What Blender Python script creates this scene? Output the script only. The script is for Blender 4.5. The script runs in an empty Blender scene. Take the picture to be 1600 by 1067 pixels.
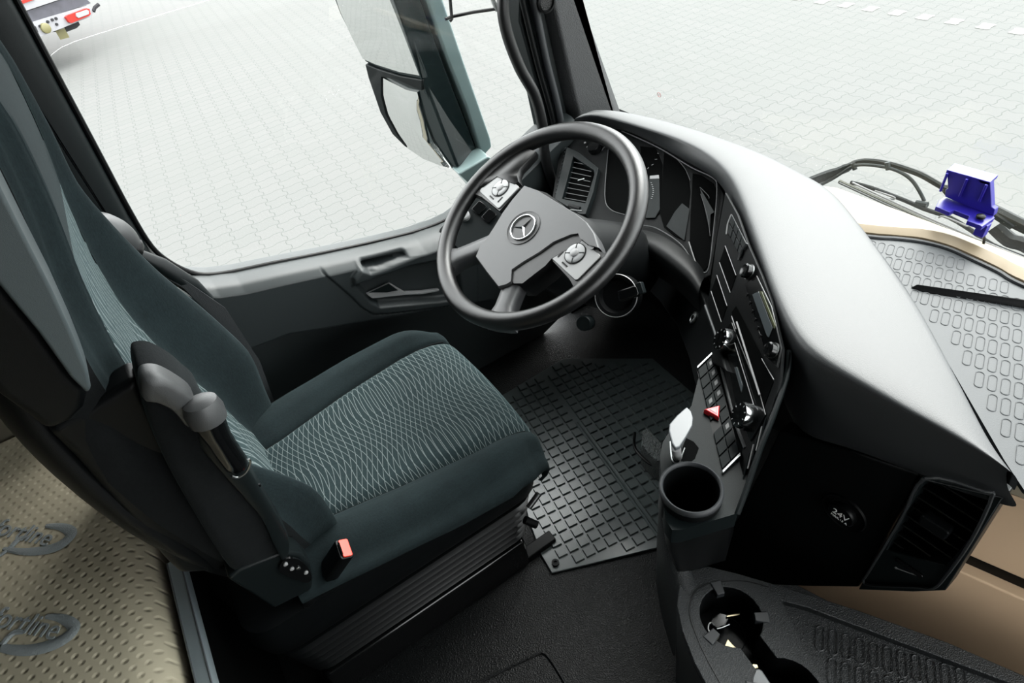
import bpy, bmesh, math, random
from math import sin, cos, pi, radians, sqrt
from mathutils import Vector, Matrix, noise
random.seed(7)
scene = bpy.context.scene
COL = scene.collection

# ---------------------------------------------------------------- camera
# cab axes: X towards the windscreen, Y towards the driver's door, Z up, Z = 0 the cab floor (metres)
FPX = 960.0
AX_X = Vector((0.8269, -0.4494, 0.3380)).normalized()
_n = Vector((170, 1035, 960)).normalized()
_l = Vector((-800, -750, 960)); _l = (_l - _n * _l.dot(_n)).normalized()
AX_Y = _l; AX_Z = -_n; AX_X = _n.cross(_l)
CAM = Vector((0.0, -0.22, 1.40))
def ray(px, py):
    d = Vector((px - 800, py - 533.5, FPX)) / FPX
    return Vector((AX_X.dot(d), AX_Y.dot(d), AX_Z.dot(d)))
def at(px, py, x=None, y=None, z=None):
    """surveyed point: where the sight line meets the real plane x=, y= or z="""
    r = ray(px, py)
    if x is not None: t = (x - CAM.x) / r.x
    elif y is not None: t = (y - CAM.y) / r.y
    else: t = (z - CAM.z) / r.z
    return CAM + r * t
def atp(px, py, o, n):
    r = ray(px, py); o = Vector(o); n = Vector(n)
    return CAM + r * ((o - CAM).dot(n) / r.dot(n))
cd = bpy.data.cameras.new('camera'); cam = bpy.data.objects.new('camera', cd); COL.objects.link(cam)
cd.sensor_width = 36.0; cd.lens = FPX / 1600 * 36.0; cd.clip_start = 0.02; cd.clip_end = 300
right = Vector((AX_X.x, AX_Y.x, AX_Z.x)); down = Vector((AX_X.y, AX_Y.y, AX_Z.y)); fwd = Vector((AX_X.z, AX_Y.z, AX_Z.z))
m3 = Matrix((right, -down, -fwd)).transposed()
cam.matrix_world = Matrix.Translation(CAM) @ m3.to_4x4()
scene.camera = cam
cd.dof.use_dof = False

# ---------------------------------------------------------------- sky, light, exposure
scene.view_settings.view_transform = 'Standard'; scene.view_settings.look = 'None'
scene.view_settings.gamma = 1.0; scene.view_settings.exposure = 0.0
try: scene.view_settings.use_curve_mapping = False
except Exception: pass
W = bpy.data.worlds.new('overcast_sky'); scene.world = W; W.use_nodes = True
nt = W.node_tree; nt.nodes.clear()
wo = nt.nodes.new('ShaderNodeOutputWorld'); bg = nt.nodes.new('ShaderNodeBackground')
tc = nt.nodes.new('ShaderNodeTexCoord'); sx = nt.nodes.new('ShaderNodeSeparateXYZ'); rp = nt.nodes.new('ShaderNodeValToRGB')
nt.links.new(tc.outputs['Generated'], sx.inputs[0]); nt.links.new(sx.outputs['Z'], rp.inputs[0])
rp.color_ramp.elements[0].position = 0.0; rp.color_ramp.elements[0].color = (0.92, 0.945, 0.95, 1)
rp.color_ramp.elements[1].position = 0.8; rp.color_ramp.elements[1].color = (0.97, 1.0, 1.0, 1)
nt.links.new(rp.outputs[0], bg.inputs[0]); bg.inputs[1].default_value = 7.0
nt.links.new(bg.outputs[0], wo.inputs[0])
sd = bpy.data.lights.new('hazy_sun', 'SUN'); sun = bpy.data.objects.new('hazy_sun', sd); COL.objects.link(sun)
sd.energy = 7.5; sd.angle = radians(35); sd.color = (1.0, 0.99, 0.96)
sun.rotation_euler = Vector((-0.75, -0.35, -0.9)).to_track_quat('-Z', 'Y').to_euler()

# ---------------------------------------------------------------- materials
def newmat(name):
    m = bpy.data.materials.new(name); m.use_nodes = True
    b = m.node_tree.nodes['Principled BSDF']; return m, m.node_tree, b
def N(t, typ, **k):
    n = t.nodes.new(typ)
    for a, v in k.items(): setattr(n, a, v)
    return n
def mix(t, fac, a, b):
    n = N(t, 'ShaderNodeMix', data_type='RGBA')
    def s(i, v):
        if isinstance(v, (tuple, list)): n.inputs[i].default_value = (*v[:3], 1)
        else: t.links.new(v, n.inputs[i])
    if isinstance(fac, float): n.inputs[0].default_value = fac
    else: t.links.new(fac, n.inputs[0])
    s(6, a); s(7, b); return n.outputs[2]
def mth(t, op, a, b=None, c=None, clamp=False):
    n = N(t, 'ShaderNodeMath', operation=op, use_clamp=clamp)
    for i, v in enumerate((a, b, c)):
        if v is None: continue
        if isinstance(v, (int, float)): n.inputs[i].default_value = v
        else: t.links.new(v, n.inputs[i])
    return n.outputs[0]
def bump(t, b, h, strength=0.3, dist=0.001):
    n = N(t, 'ShaderNodeBump'); n.inputs['Strength'].default_value = strength; n.inputs['Distance'].default_value = dist
    t.links.new(h, n.inputs['Height']); t.links.new(n.outputs[0], b.inputs['Normal']); return n
def objco(t):
    return N(t, 'ShaderNodeTexCoord').outputs['Object']
def noisetex(t, scale, detail=2, rough=0.5, co=None):
    n = N(t, 'ShaderNodeTexNoise'); n.inputs['Scale'].default_value = scale; n.inputs['Detail'].default_value = detail
    n.inputs['Roughness'].default_value = rough
    t.links.new(co if co is not None else objco(t), n.inputs['Vector']); return n.outputs['Fac']
def plastic(name, col, rough=0.45, grain=0, gs=0.25, spec=0.5, metal=0.0, var=0.0, gd=0.0006, coat=0):
    m, t, b = newmat(name)
    b.inputs['Base Color'].default_value = (*col, 1); b.inputs['Roughness'].default_value = rough
    b.inputs['Specular IOR Level'].default_value = spec; b.inputs['Metallic'].default_value = metal
    b.inputs['Coat Weight'].default_value = coat
    if grain:
        v = N(t, 'ShaderNodeTexVoronoi'); v.inputs['Scale'].default_value = grain
        t.links.new(objco(t), v.inputs['Vector'])
        h = mth(t, 'ADD', v.outputs['Distance'], noisetex(t, grain * 0.5, 2))
        bump(t, b, h, gs, gd)
    if var:
        nz = noisetex(t, 9, 3)
        c2 = tuple(min(1, c * (1 + var)) for c in col); c1 = tuple(c * (1 - var) for c in col)
        t.links.new(mix(t, nz, c1, c2), b.inputs['Base Color'])
    return m
M = {}
M['pad'] = plastic('dash_pad_plastic', (0.0155, 0.0175, 0.0190), 0.48, 900, 0.20, 0.54)
M['dark'] = plastic('dark_grained_plastic', (0.0028, 0.0034, 0.0037), 0.45, 1100, 0.28, 0.12)
M['black'] = plastic('black_plastic', (0.0024, 0.0028, 0.0030), 0.38, 0, 0, 0.16)
M['gloss'] = plastic('glossy_black', (0.0025, 0.0028, 0.003), 0.14, 0, 0, 0.4)
M['door'] = plastic('door_lining', (0.018, 0.023, 0.024), 0.45, 1500, 0.15, 0.5)
M['void'] = plastic('matt_black', (0.0012, 0.0014, 0.0014), 0.9, 0, 0, 0.03)
M['satin'] = plastic('satin_grey_green_plastic', (0.0050, 0.0072, 0.0076), 0.38, 1500, 0.15, 0.18)
M['console'] = plastic('console_plastic', (0.0048, 0.0070, 0.0074), 0.42, 1500, 0.15, 0.06)
M['wheel'] = plastic('wheel_rubber', (0.0050, 0.0052, 0.0054), 0.30, 1300, 0.25, 0.5)
M['hub'] = plastic('hub_plastic', (0.036, 0.037, 0.039), 0.44, 1600, 0.2, 0.7)
M['btn'] = plastic('silver_button_plastic', (0.23, 0.232, 0.234), 0.35, 0, 0, 0.6)
M['btnd'] = plastic('pale_button_plastic', (0.27, 0.275, 0.28), 0.3, 0, 0, 0.6)
M['chrome'] = plastic('chrome', (0.55, 0.56, 0.57), 0.16, 0, 0, 0.5, 1.0)
M['steel'] = plastic('brushed_steel', (0.25, 0.26, 0.26), 0.32, 0, 0, 0.5, 1.0)
M['brass'] = plastic('worn_brass', (0.30, 0.26, 0.17), 0.3, 0, 0, 0.5, 1.0)
M['armpl'] = plastic('armrest_plastic', (0.040, 0.042, 0.043), 0.42, 1400, 0.2, 0.5)
M['shell'] = plastic('seat_shell_plastic', (0.050, 0.064, 0.068), 0.5, 1400, 0.2, 0.5)
M['skirt'] = plastic('seat_skirt_plastic', (0.0022, 0.0028, 0.0031), 0.42, 1400, 0.2, 0.18)
M['rubber'] = plastic('black_rubber', (0.016, 0.020, 0.020), 0.36, 0, 0, 0.6, var=0.2)
M['seal'] = plastic('rubber_seal', (0.010, 0.012, 0.014), 0.55)
M['vinyl'] = plastic('floor_vinyl', (0.0028, 0.0036, 0.0038), 0.45, 420, 0.6, 0.30, gd=0.0015)
M['tray'] = plastic('tray_plastic', (0.0115, 0.0135, 0.0145), 0.5, 700, 0.7, 0.5, gd=0.0012)
M['tan'] = plastic('tan_plastic', (0.62, 0.44, 0.285), 0.5, 1200, 0.15, 0.4)
M['cream'] = plastic('cream_plastic', (0.30, 0.26, 0.19), 0.5, 1200, 0.15, 0.4)
M['creamd'] = plastic('beige_lip_plastic', (0.20, 0.155, 0.095), 0.5, 1200, 0.15, 0.4)
M['alu'] = plastic('anodised_rail', (0.28, 0.33, 0.35), 0.35, 0, 0, 0.5, 0.5)
M['red'] = plastic('red_button_plastic', (0.50, 0.02, 0.025), 0.35)
M['buckle'] = plastic('orange_red_plastic', (0.85, 0.045, 0.02), 0.4)
M['blue'] = plastic('violet_blue_plastic', (0.013, 0.008, 0.20), 0.35)
M['mirrorsh'] = plastic('mirror_shell_paint', (0.0055, 0.012, 0.0125), 0.25, 0, 0, 0.5)
M['mirrorpale'] = plastic('mirror_cap_paint', (0.16, 0.22, 0.22), 0.3, 0, 0, 0.6)
M['mirror'] = plastic('mirror_glass', (0.72, 0.74, 0.73), 0.02, 0, 0, 0.5, 1.0)
M['sym'] = plastic('grey_symbol_print', (0.045, 0.047, 0.048), 0.5)
M['white'] = plastic('white_print', (0.8, 0.8, 0.8), 0.5)
M['bellows'] = plastic('bellows_rubber', (0.0028, 0.0034, 0.0038), 0.3, 0, 0, 0.5)
M['key'] = plastic('silver_key_plastic', (0.075, 0.082, 0.088), 0.4)
M['web'] = plastic('belt_webbing', (0.028, 0.031, 0.033), 0.6, 600, 0.5, 0.3)
M['carpet'] = plastic('black_carpet', (0.006, 0.007, 0.0075), 0.95, 600, 1.0, 0.1, gd=0.003)
M['hose'] = plastic('grey_hose', (0.022, 0.028, 0.029), 0.5, spec=0.2)
M['wiper'] = plastic('wiper_paint', (0.0045, 0.0075, 0.0075), 0.55, spec=0.15)
M['lcd'] = plastic('lcd_panel', (0.055, 0.065, 0.07), 0.2)
M['lcdy'] = plastic('lcd_green', (0.045, 0.05, 0.02), 0.3)
M['rblack'] = plastic('blind_fabric', (0.02, 0.02, 0.02), 0.8)
M['roof'] = plastic('headliner', (0.05, 0.05, 0.045), 0.9, 300, 0.3, 0.2)
M['wallin'] = plastic('cab_lining', (0.035, 0.035, 0.032), 0.9, 300, 0.3, 0.2)
M['tailred'] = plastic('tail_lamp_red', (0.30, 0.012, 0.006), 0.3)
M['tailwhite'] = plastic('trailer_white', (0.22, 0.22, 0.23), 0.5)
M['trailgrey'] = plastic('trailer_grey', (0.045, 0.045, 0.055), 0.6, var=0.5)
M['tailyellow'] = plastic('marker_yellow', (0.13, 0.12, 0.05), 0.5)
M['pink'] = plastic('pink_plate', (0.22, 0.07, 0.09), 0.5)
M['tyre'] = plastic('tyre_rubber', (0.008, 0.008, 0.010), 0.8)

def glassmat(name, tint, refl=1.0):
    m = bpy.data.materials.new(name); m.use_nodes = True; t = m.node_tree; t.nodes.clear()
    o = N(t, 'ShaderNodeOutputMaterial'); tr = N(t, 'ShaderNodeBsdfTransparent'); gl = N(t, 'ShaderNodeBsdfGlossy')
    tr.inputs[0].default_value = (*tint, 1); gl.inputs['Roughness'].default_value = 0.01
    lw = N(t, 'ShaderNodeLayerWeight'); lw.inputs[0].default_value = 0.5
    fr = mth(t, 'MULTIPLY_ADD', mth(t, 'POWER', lw.outputs['Facing'], 5.0), 0.92, 0.045)
    mx = N(t, 'ShaderNodeMixShader')
    t.links.new(mth(t, 'MULTIPLY', fr, refl), mx.inputs[0])
    t.links.new(tr.outputs[0], mx.inputs[1]); t.links.new(gl.outputs[0], mx.inputs[2]); t.links.new(mx.outputs[0], o.inputs[0])
    return m
M['glass'] = glassmat('window_glass', (0.985, 0.99, 0.985), 0.5)
M['wglass'] = glassmat('windscreen_glass', (0.97, 0.98, 0.975), 0.28)
M['lens'] = glassmat('instrument_lens', (0.8, 0.85, 0.85), 0.8)

def fabric(name, c1, c2, sheen=0.25, weave=900):
    m, t, b = newmat(name)
    co = objco(t)
    n1 = noisetex(t, 260, 3, 0.7, co); n2 = noisetex(t, 18, 3, 0.6, co)
    mp = N(t, 'ShaderNodeMapping'); mp.inputs['Scale'].default_value = (60, 600, 60)
    t.links.new(co, mp.inputs[0]); n3 = noisetex(t, 1.5, 2, 0.5, mp.outputs[0])
    f = mth(t, 'ADD', mth(t, 'MULTIPLY', n1, 0.4), mth(t, 'ADD', mth(t, 'MULTIPLY', n2, 0.35), mth(t, 'MULTIPLY', n3, 0.4)))
    f = mth(t, 'MULTIPLY_ADD', f, 2.2, -0.75, clamp=True)
    t.links.new(mix(t, f, c1, c2), b.inputs['Base Color'])
    b.inputs['Roughness'].default_value = 0.95; b.inputs['Specular IOR Level'].default_value = 0.15
    b.inputs['Sheen Weight'].default_value = sheen; b.inputs['Sheen Roughness'].default_value = 0.4
    b.inputs['Sheen Tint'].default_value = (0.55, 0.85, 0.88, 1)
    bump(t, b, n1, 0.5, 0.001)
    return m
M['fab'] = fabric('dark_green_velour', (0.0050, 0.0082, 0.0090), (0.0125, 0.0205, 0.0222), 0.03)
M['fabk'] = fabric('black_velour', (0.0030, 0.0036, 0.0040), (0.0070, 0.0082, 0.0088), 0.03)

def pattern_fabric(name, ax_u, ax_v, pitch=0.0105, tilt=0.16, wave=0.9, lw=0.05):
    """thin pale lines in two wavy families crossing to long diamonds; u = along the seat, v = across"""
    m, t, b = newmat(name)
    co = objco(t); sp = N(t, 'ShaderNodeSeparateXYZ'); t.links.new(co, sp.inputs[0])
    u = sp.outputs[ax_u]; v = sp.outputs[ax_v]
    w1 = mth(t, 'SINE', mth(t, 'MULTIPLY_ADD', v, 34.0, mth(t, 'MULTIPLY', u, 9.0)))
    w2 = mth(t, 'SINE', mth(t, 'MULTIPLY_ADD', v, 27.0, mth(t, 'MULTIPLY_ADD', u, -14.0, 1.3)))
    fac = None
    for s, w in ((1, w1), (-1, w2)):
        ph = mth(t, 'MULTIPLY_ADD', w, wave * s, mth(t, 'MULTIPLY', mth(t, 'MULTIPLY_ADD', v, s * tilt, u), 1 / pitch))
        fr = mth(t, 'ABSOLUTE', mth(t, 'SUBTRACT', mth(t, 'FRACT', ph), 0.5))
        ln = mth(t, 'LESS_THAN', fr, lw)
        fac = ln if fac is None else mth(t, 'MAXIMUM', fac, ln)
    n1 = noisetex(t, 260, 3, 0.7, co)
    base = mix(t, n1, (0.0060, 0.0115, 0.0125), (0.0155, 0.0265, 0.0285))
    t.links.new(mix(t, mth(t, 'MULTIPLY', fac, 0.8), base, (0.155, 0.18, 0.18)), b.inputs['Base Color'])
    b.inputs['Roughness'].default_value = 0.95; b.inputs['Specular IOR Level'].default_value = 0.15
    b.inputs['Sheen Weight'].default_value = 0.12; b.inputs['Sheen Tint'].default_value = (0.55, 0.85, 0.88, 1)
    bump(t, b, mth(t, 'ADD', n1, fac), 0.5, 0.0012)
    return m
M['patc'] = pattern_fabric('patterned_cushion_cloth', 'X', 'Y', 0.0122, 0.25, 0.68, 0.045)
M['patb'] = pattern_fabric('patterned_backrest_cloth', 'Y', 'Z', 0.0200, 0.10, 1.1, 0.075)

# ---------------------------------------------------------------- mesh helpers
class MB:
    """collects shapes, links them as ONE mesh object"""
    def __init__(s): s.v = []; s.f = []; s.mi = []; s.cur = 0
    def add(s, vs, fs):
        o = len(s.v); s.v += [Vector(p) for p in vs]; s.f += [tuple(i + o for i in f) for f in fs]; s.mi += [s.cur] * len(fs); return s
    def box(s, c, size, R=None):
        R = R or Matrix.Identity(3); h = Vector(size) / 2; c = Vector(c)
        vs = [c + R @ Vector((x * h.x, y * h.y, z * h.z)) for x in (-1, 1) for y in (-1, 1) for z in (-1, 1)]
        return s.add(vs, [(0, 1, 3, 2), (4, 6, 7, 5), (0, 4, 5, 1), (2, 3, 7, 6), (0, 2, 6, 4), (1, 5, 7, 3)])
    def loft(s, rings, closed=True, cap0=True, cap1=True):
        n = len(rings[0]); vs = [p for r in rings for p in r]; fs = []
        for i in range(len(rings) - 1):
            for j in range(n if closed else n - 1):
                k = (j + 1) % n
                fs.append((i * n + j, i * n + k, (i + 1) * n + k, (i + 1) * n + j))
        if closed and cap0: fs.append(tuple(range(n - 1, -1, -1)))
        if closed and cap1: fs.append(tuple((len(rings) - 1) * n + j for j in range(n)))
        return s.add(vs, fs)
    def prism(s, poly, h0, h1, T=None):
        T = T or Matrix.Identity(4)
        return s.loft([[T @ Vector((p[0], p[1], h)) for p in poly] for h in (h0, h1)])
    def tube(s, pts, r, n=10, cap=True):
        pts = [Vector(p) for p in pts]; rs = r if isinstance(r, (list, tuple)) else [r] * len(pts)
        rings = []; up = None
        for i, p in enumerate(pts):
            d = (pts[min(i + 1, len(pts) - 1)] - pts[max(i - 1, 0)]).normalized()
            if up is None: up = d.orthogonal().normalized()
            up = (up - d * up.dot(d)).normalized(); b = d.cross(up)
            rings.append([p + (up * cos(2 * pi * j / n) + b * sin(2 * pi * j / n)) * rs[i] for j in range(n)])
        return s.loft(rings, True, cap, cap)
    def lathe(s, prof, T, n=32, cap0=True, cap1=True):
        return s.loft([[T @ Vector((r * cos(2 * pi * j / n), r * sin(2 * pi * j / n), h)) for j in range(n)] for r, h in prof], True, cap0, cap1)
    def grid(s, rows):
        return s.loft(rows, closed=False)
    def build(s, name, mat, parent=None, smooth=40, bevel=0, sub=0, solid=0, segs=2, fix=True):
        me = bpy.data.meshes.new(name)
        off = Vector((0, 0, 0))
        if parent is not None: off = WLOC.get(parent.name, Vector((0, 0, 0)))
        bm = bmesh.new()
        bv = [bm.verts.new(p - off) for p in s.v]
        for f, mi in zip(s.f, s.mi):
            try:
                ff = bm.faces.new([bv[i] for i in f]); ff.material_index = mi
            except ValueError: pass
        if fix: bmesh.ops.recalc_face_normals(bm, faces=bm.faces)
        bm.to_mesh(me); bm.free()
        for mm in (mat if isinstance(mat, (list, tuple)) else [mat]): me.materials.append(mm)
        for p in me.polygons: p.use_smooth = True
        o = bpy.data.objects.new(name, me); COL.objects.link(o)
        if not sub and not bevel:
            me.set_sharp_from_angle(angle=radians(smooth))
        if bevel:
            b = o.modifiers.new('bevel', 'BEVEL'); b.width = bevel; b.segments = segs; b.limit_method = 'ANGLE'; b.angle_limit = radians(35)
            b.harden_normals = True
            me.set_sharp_from_angle(angle=radians(60)) if False else None
        if solid:
            b = o.modifiers.new('solid', 'SOLIDIFY'); b.thickness = solid; b.offset = -1
        if sub:
            b = o.modifiers.new('sub', 'SUBSURF'); b.levels = sub; b.render_levels = sub
        if parent is not None: o.parent = parent
        WLOC[o.name] = off.copy()
        return o
WLOC = {}
def frame(o, z, y):
    z = Vector(z).normalized(); y = Vector(y); y = (y - z * y.dot(z)).normalized(); x = y.cross(z)
    m = Matrix((x, y, z)).transposed().to_4x4(); m.translation = Vector(o); return m
def tag(o, label=None, cat=None, group=None, kind=None):
    if label: o['label'] = label
    if cat: o['category'] = cat
    if group: o['group'] = group
    if kind: o['kind'] = kind
    return o
def empty(name, loc, label=None, cat=None, group=None, kind=None):
    o = bpy.data.objects.new(name, None); COL.objects.link(o); o.location = loc; o.empty_display_size = 0.05
    WLOC[o.name] = Vector(loc); return tag(o, label, cat, group, kind)
def rrect(w, h, r, n=4, cx=0, cy=0):
    out = []
    for sx_, sy_, a0 in ((1, 1, 0), (-1, 1, 90), (-1, -1, 180), (1, -1, 270)):
        for i in range(n + 1):
            a = radians(a0 + 90 * i / n)
            out.append((cx + sx_ * (w / 2 - r) + r * cos(a), cy + sy_ * (h / 2 - r) + r * sin(a)))
    return out
def cr(pts, per=6, closed=False):
    """Catmull-Rom through points"""
    P = [Vector(p) for p in pts]; n = len(P); out = []
    rng = range(n if closed else n - 1)
    for i in rng:
        if closed: a, b, c, d = P[(i - 1) % n], P[i], P[(i + 1) % n], P[(i + 2) % n]
        else: a, b, c, d = P[max(i - 1, 0)], P[i], P[i + 1], P[min(i + 2, n - 1)]
        for k in range(per):
            t = k / per
            out.append(0.5 * ((2 * b) + (c - a) * t + (2 * a - 5 * b + 4 * c - d) * t * t + (3 * b - a - 3 * c + d) * t ** 3))
    if not closed: out.append(P[-1].copy())
    return out
def sdf(poly, x, y):
    """signed distance to polygon (negative inside)"""
    d = 1e9; ins = False; n = len(poly); j = n - 1
    for i in range(n):
        xi, yi = poly[i]; xj, yj = poly[j]
        ex, ey = xj - xi, yj - yi; wx, wy = x - xi, y - yi
        tt = max(0, min(1, (wx * ex + wy * ey) / (ex * ex + ey * ey + 1e-12)))
        dx, dy = wx - ex * tt, wy - ey * tt; d = min(d, dx * dx + dy * dy)
        if (yi > y) != (yj > y) and x < (xj - xi) * (y - yi) / (yj - yi) + xi: ins = not ins
        j = i
    return -sqrt(d) if ins else sqrt(d)
def sstep(a, b, x):
    t = max(0, min(1, (x - a) / (b - a))); return t * t * (3 - 2 * t)
def lerp(a, b, t): return a + (b - a) * t
def interp(tab, x):
    if x <= tab[0][0]: return tab[0][1]
    for (a, va), (b, vb) in zip(tab, tab[1:]):
        if x <= b: return va + (vb - va) * (x - a) / (b - a)
    return tab[-1][1]
def text_part(name, txt, size, T, mat, parent, extrude=0.0003):
    cu = bpy.data.curves.new(name, 'FONT'); cu.body = txt; cu.size = size; cu.extrude = extrude; cu.align_x = 'CENTER'; cu.align_y = 'CENTER'
    tmp = bpy.data.objects.new(name, cu); COL.objects.link(tmp)
    dg = bpy.context.evaluated_depsgraph_get(); me = bpy.data.meshes.new_from_object(tmp.evaluated_get(dg))
    bpy.data.objects.remove(tmp); bpy.data.curves.remove(cu)
    off = WLOC.get(parent.name, Vector()) if parent else Vector()
    me.transform(Matrix.Translation(-off) @ T)
    me.materials.clear(); me.materials.append(mat)
    o = bpy.data.objects.new(name, me); COL.objects.link(o); o.parent = parent; WLOC[o.name] = off.copy(); return o

# ================================================================ outside: yard, trailer
def paver_material(c1, c2, joint):
    m, t, b = newmat('interlocking_paving')
    mp = N(t, 'ShaderNodeMapping'); mp.inputs['Rotation'].default_value = (0, 0, radians(-85.5))
    t.links.new(objco(t), mp.inputs[0]); sp = N(t, 'ShaderNodeSeparateXYZ'); t.links.new(mp.outputs[0], sp.inputs[0])
    def tri(v, per):   # triangle wave -1..1
        return mth(t, 'MULTIPLY_ADD', mth(t, 'PINGPONG', v, per / 2), 4 / per, -1)
    tx = tri(mth(t, 'ADD', sp.outputs[0], 0.165 / 4 + 16.5), 0.165); ty = tri(mth(t, 'ADD', sp.outputs[1], 0.05 + 20.0), 0.20)
    cx = mth(t, 'MULTIPLY', tx, 2.6, clamp=False)
    cl = N(t, 'ShaderNodeClamp'); cl.inputs['Min'].default_value = -1; t.links.new(cx, cl.inputs[0])
    y2 = mth(t, 'MULTIPLY_ADD', cl.outputs[0], 0.015, sp.outputs[1])
    cl2 = N(t, 'ShaderNodeClamp'); cl2.inputs['Min'].default_value = -1; t.links.new(mth(t, 'MULTIPLY', ty, 2.6), cl2.inputs[0])
    x2 = mth(t, 'MULTIPLY_ADD', cl2.outputs[0], -0.012, sp.outputs[0])
    cb = N(t, 'ShaderNodeCombineXYZ'); t.links.new(x2, cb.inputs[0]); t.links.new(y2, cb.inputs[1])
    br = N(t, 'ShaderNodeTexBrick'); t.links.new(cb.outputs[0], br.inputs['Vector'])
    br.inputs['Scale'].default_value = 1.0; br.inputs['Brick Width'].default_value = 0.165; br.inputs['Row Height'].default_value = 0.20
    br.inputs['Mortar Size'].default_value = 0.0042; br.inputs['Mortar Smooth'].default_value = 0.3; br.offset = 0.0
    br.inputs['Color1'].default_value = (*c1, 1); br.inputs['Color2'].default_value = (*c2, 1); br.inputs['Mortar'].default_value = (*joint, 1)
    nz = noisetex(t, 0.5, 4, 0.6); nf = noisetex(t, 60, 2, 0.6)
    c = mix(t, mth(t, 'MULTIPLY_ADD', nz, 1.4, -0.45, clamp=True), br.outputs[0], (c1[0] * 0.93, c1[1] * 0.95, c1[2] * 0.93))
    c = mix(t, mth(t, 'MULTIPLY', nf, 0.12), c, joint)
    t.links.new(c, b.inputs['Base Color']); b.inputs['Roughness'].default_value = 0.9; b.inputs['Specular IOR Level'].default_value = 0.2
    return m
M['pave'] = paver_material((0.0955, 0.0955, 0.0935), (0.0905, 0.092, 0.0895), (0.051, 0.055, 0.053))
GZ = -1.30
g = MB().box((15, 0, GZ - 0.1), (120, 120, 0.2)).build('pavement', M['pave']); tag(g, kind='structure')
M['whitepave'] = plastic('white_paving_block', (0.135, 0.135, 0.128), 0.9, var=0.06)
a = at(1250, -3, z=GZ + .004); b_ = at(1600, 50, z=GZ + .004); dv = (b_ - a); L_ = dv.length; dv.normalize(); du = Vector((-dv.y, dv.x, 0))
hp = [(-.10, -.062), (-.065, -.075), (-.035, -.062), (.035, -.062), (.065, -.075), (.10, -.062), (.10, .062), (.065, .075), (.035, .062), (-.035, .062), (-.065, .075), (-.10, .062)]
nn = int(L_ / 0.33) + 2
hp3 = MB().prism(hp, -.05, .002, frame((0, 0, 0), (0, 0, 1), dv))
proto = None
PL = ['nearest the left end of the dashed row', None]
for k in range(nn):
    p = a + dv * (0.33 * k)
    if proto is None: proto = o = hp3.build('paving_block', M['whitepave'])
    else: o = proto.copy(); COL.objects.link(o)
    o.location = p
    ORD = ['first', 'second', 'third', 'fourth', 'fifth', 'sixth', 'seventh', 'eighth', 'ninth', 'tenth', 'eleventh', 'twelfth', 'thirteenth']
    tag(o, ORD[k] + ' white paving block from the left in the dashed line across the yard', 'paving block', 'white paving blocks of the dashed line')

ta = at(46, 63, z=-0.75); tb = at(146, 24, z=-0.75); tdx = (tb - ta); tdx.z = 0; tdx.normalize(); tn = Vector((tdx.y, -tdx.x, 0))
if tn.dot(CAM - ta) < 0: tn = -tn
tr = empty('semi_trailer', (ta.x, ta.y, GZ), 'white and red rear end of a trailer parked far across the yard', 'trailer')
def tq(px, py, off=0): return atp(px, py, ta + tn * off, tn)
def tprism(name, pts, off0, off1, mat, parent=tr):
    q = [tq(x, y, off1) for x, y in pts]
    return MB().loft([[p - tn * (off1 - off0) for p in q], q]).build(name, mat, parent)
def ext(p, q, k): return (p[0] + (p[0] - q[0]) * k, p[1] + (p[1] - q[1]) * k)
bump_o = tprism('bumper_beam', [(-60, 108), (46, 64), (142, 26), (146, 20), (140, 8), (90, 23), (34, 40), (-60, 74)], -.1, 0, M['tailwhite'])
tl = tprism('tail_lamp', [(103, 27), (106, 24), (135, 13), (140, 14), (142, 22), (139, 25), (112, 36), (109, 35)], 0, .05, M['tailred'])
tprism('lamp_lens', [(119, 21), (136, 15), (139, 17), (139, 22), (123, 28), (120, 26)], .05, .07, M['tailwhite'], tl)
tprism('number_plate', [(37, 47), (46, 43), (50, 56), (43, 60)], 0, .02, M['pink'])
MB().lathe([(.075, 0), (.075, .04), (.055, .05)], frame(tq(70, 44), tn, (0, 0, 1)), 16).build('round_marker', M['tailyellow'], tr)
tprism('socket', [(51, 42), (56, 41), (60, 50), (56, 52)], 0, .03, M['tyre'])
for x, y in ((62, 41), (74, 34), (81, 31), (87, 29), (88, 38)): MB().lathe([(.022, 0), (.022, .02)], frame(tq(x, y), tn, (0, 0, 1)), 8).build('bolt', M['tyre'], tr)
tprism('underride_frame', [(-60, 72), (33, 40), (90, 22), (142, 5), (128, -8), (110, -8), (88, 2), (28, 22), (-60, 52)], -.35, -.05, M['trailgrey'])
tprism('cargo_wall', [(-60, 50), (28, 21), (88, 1), (150, -20), (150, -80), (-60, -60)], -9.0, -.02, M['tailwhite'])
tprism('red_stripe', [(-60, 38), (24, 10), (55, -1), (52, -5), (23, 4), (-60, 31)], -.02, 0.0, M['tailred'])
wc = tq(112, 45, -.9)
tprism('side_guard', [(101, 46), (104, 42), (123, 34), (125, 39), (120, 44), (104, 50)], -.6, -.2, M['tyre'])
MB().box(tq(97, 52, -.2), (.14, .14, .14)).build('bracket', M['tailyellow'], tr)
MB().tube([tq(146, 18), tq(148, 12), tq(154, 7)], .03, 6).build('mudguard_stay', M['tyre'], tr)

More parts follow.
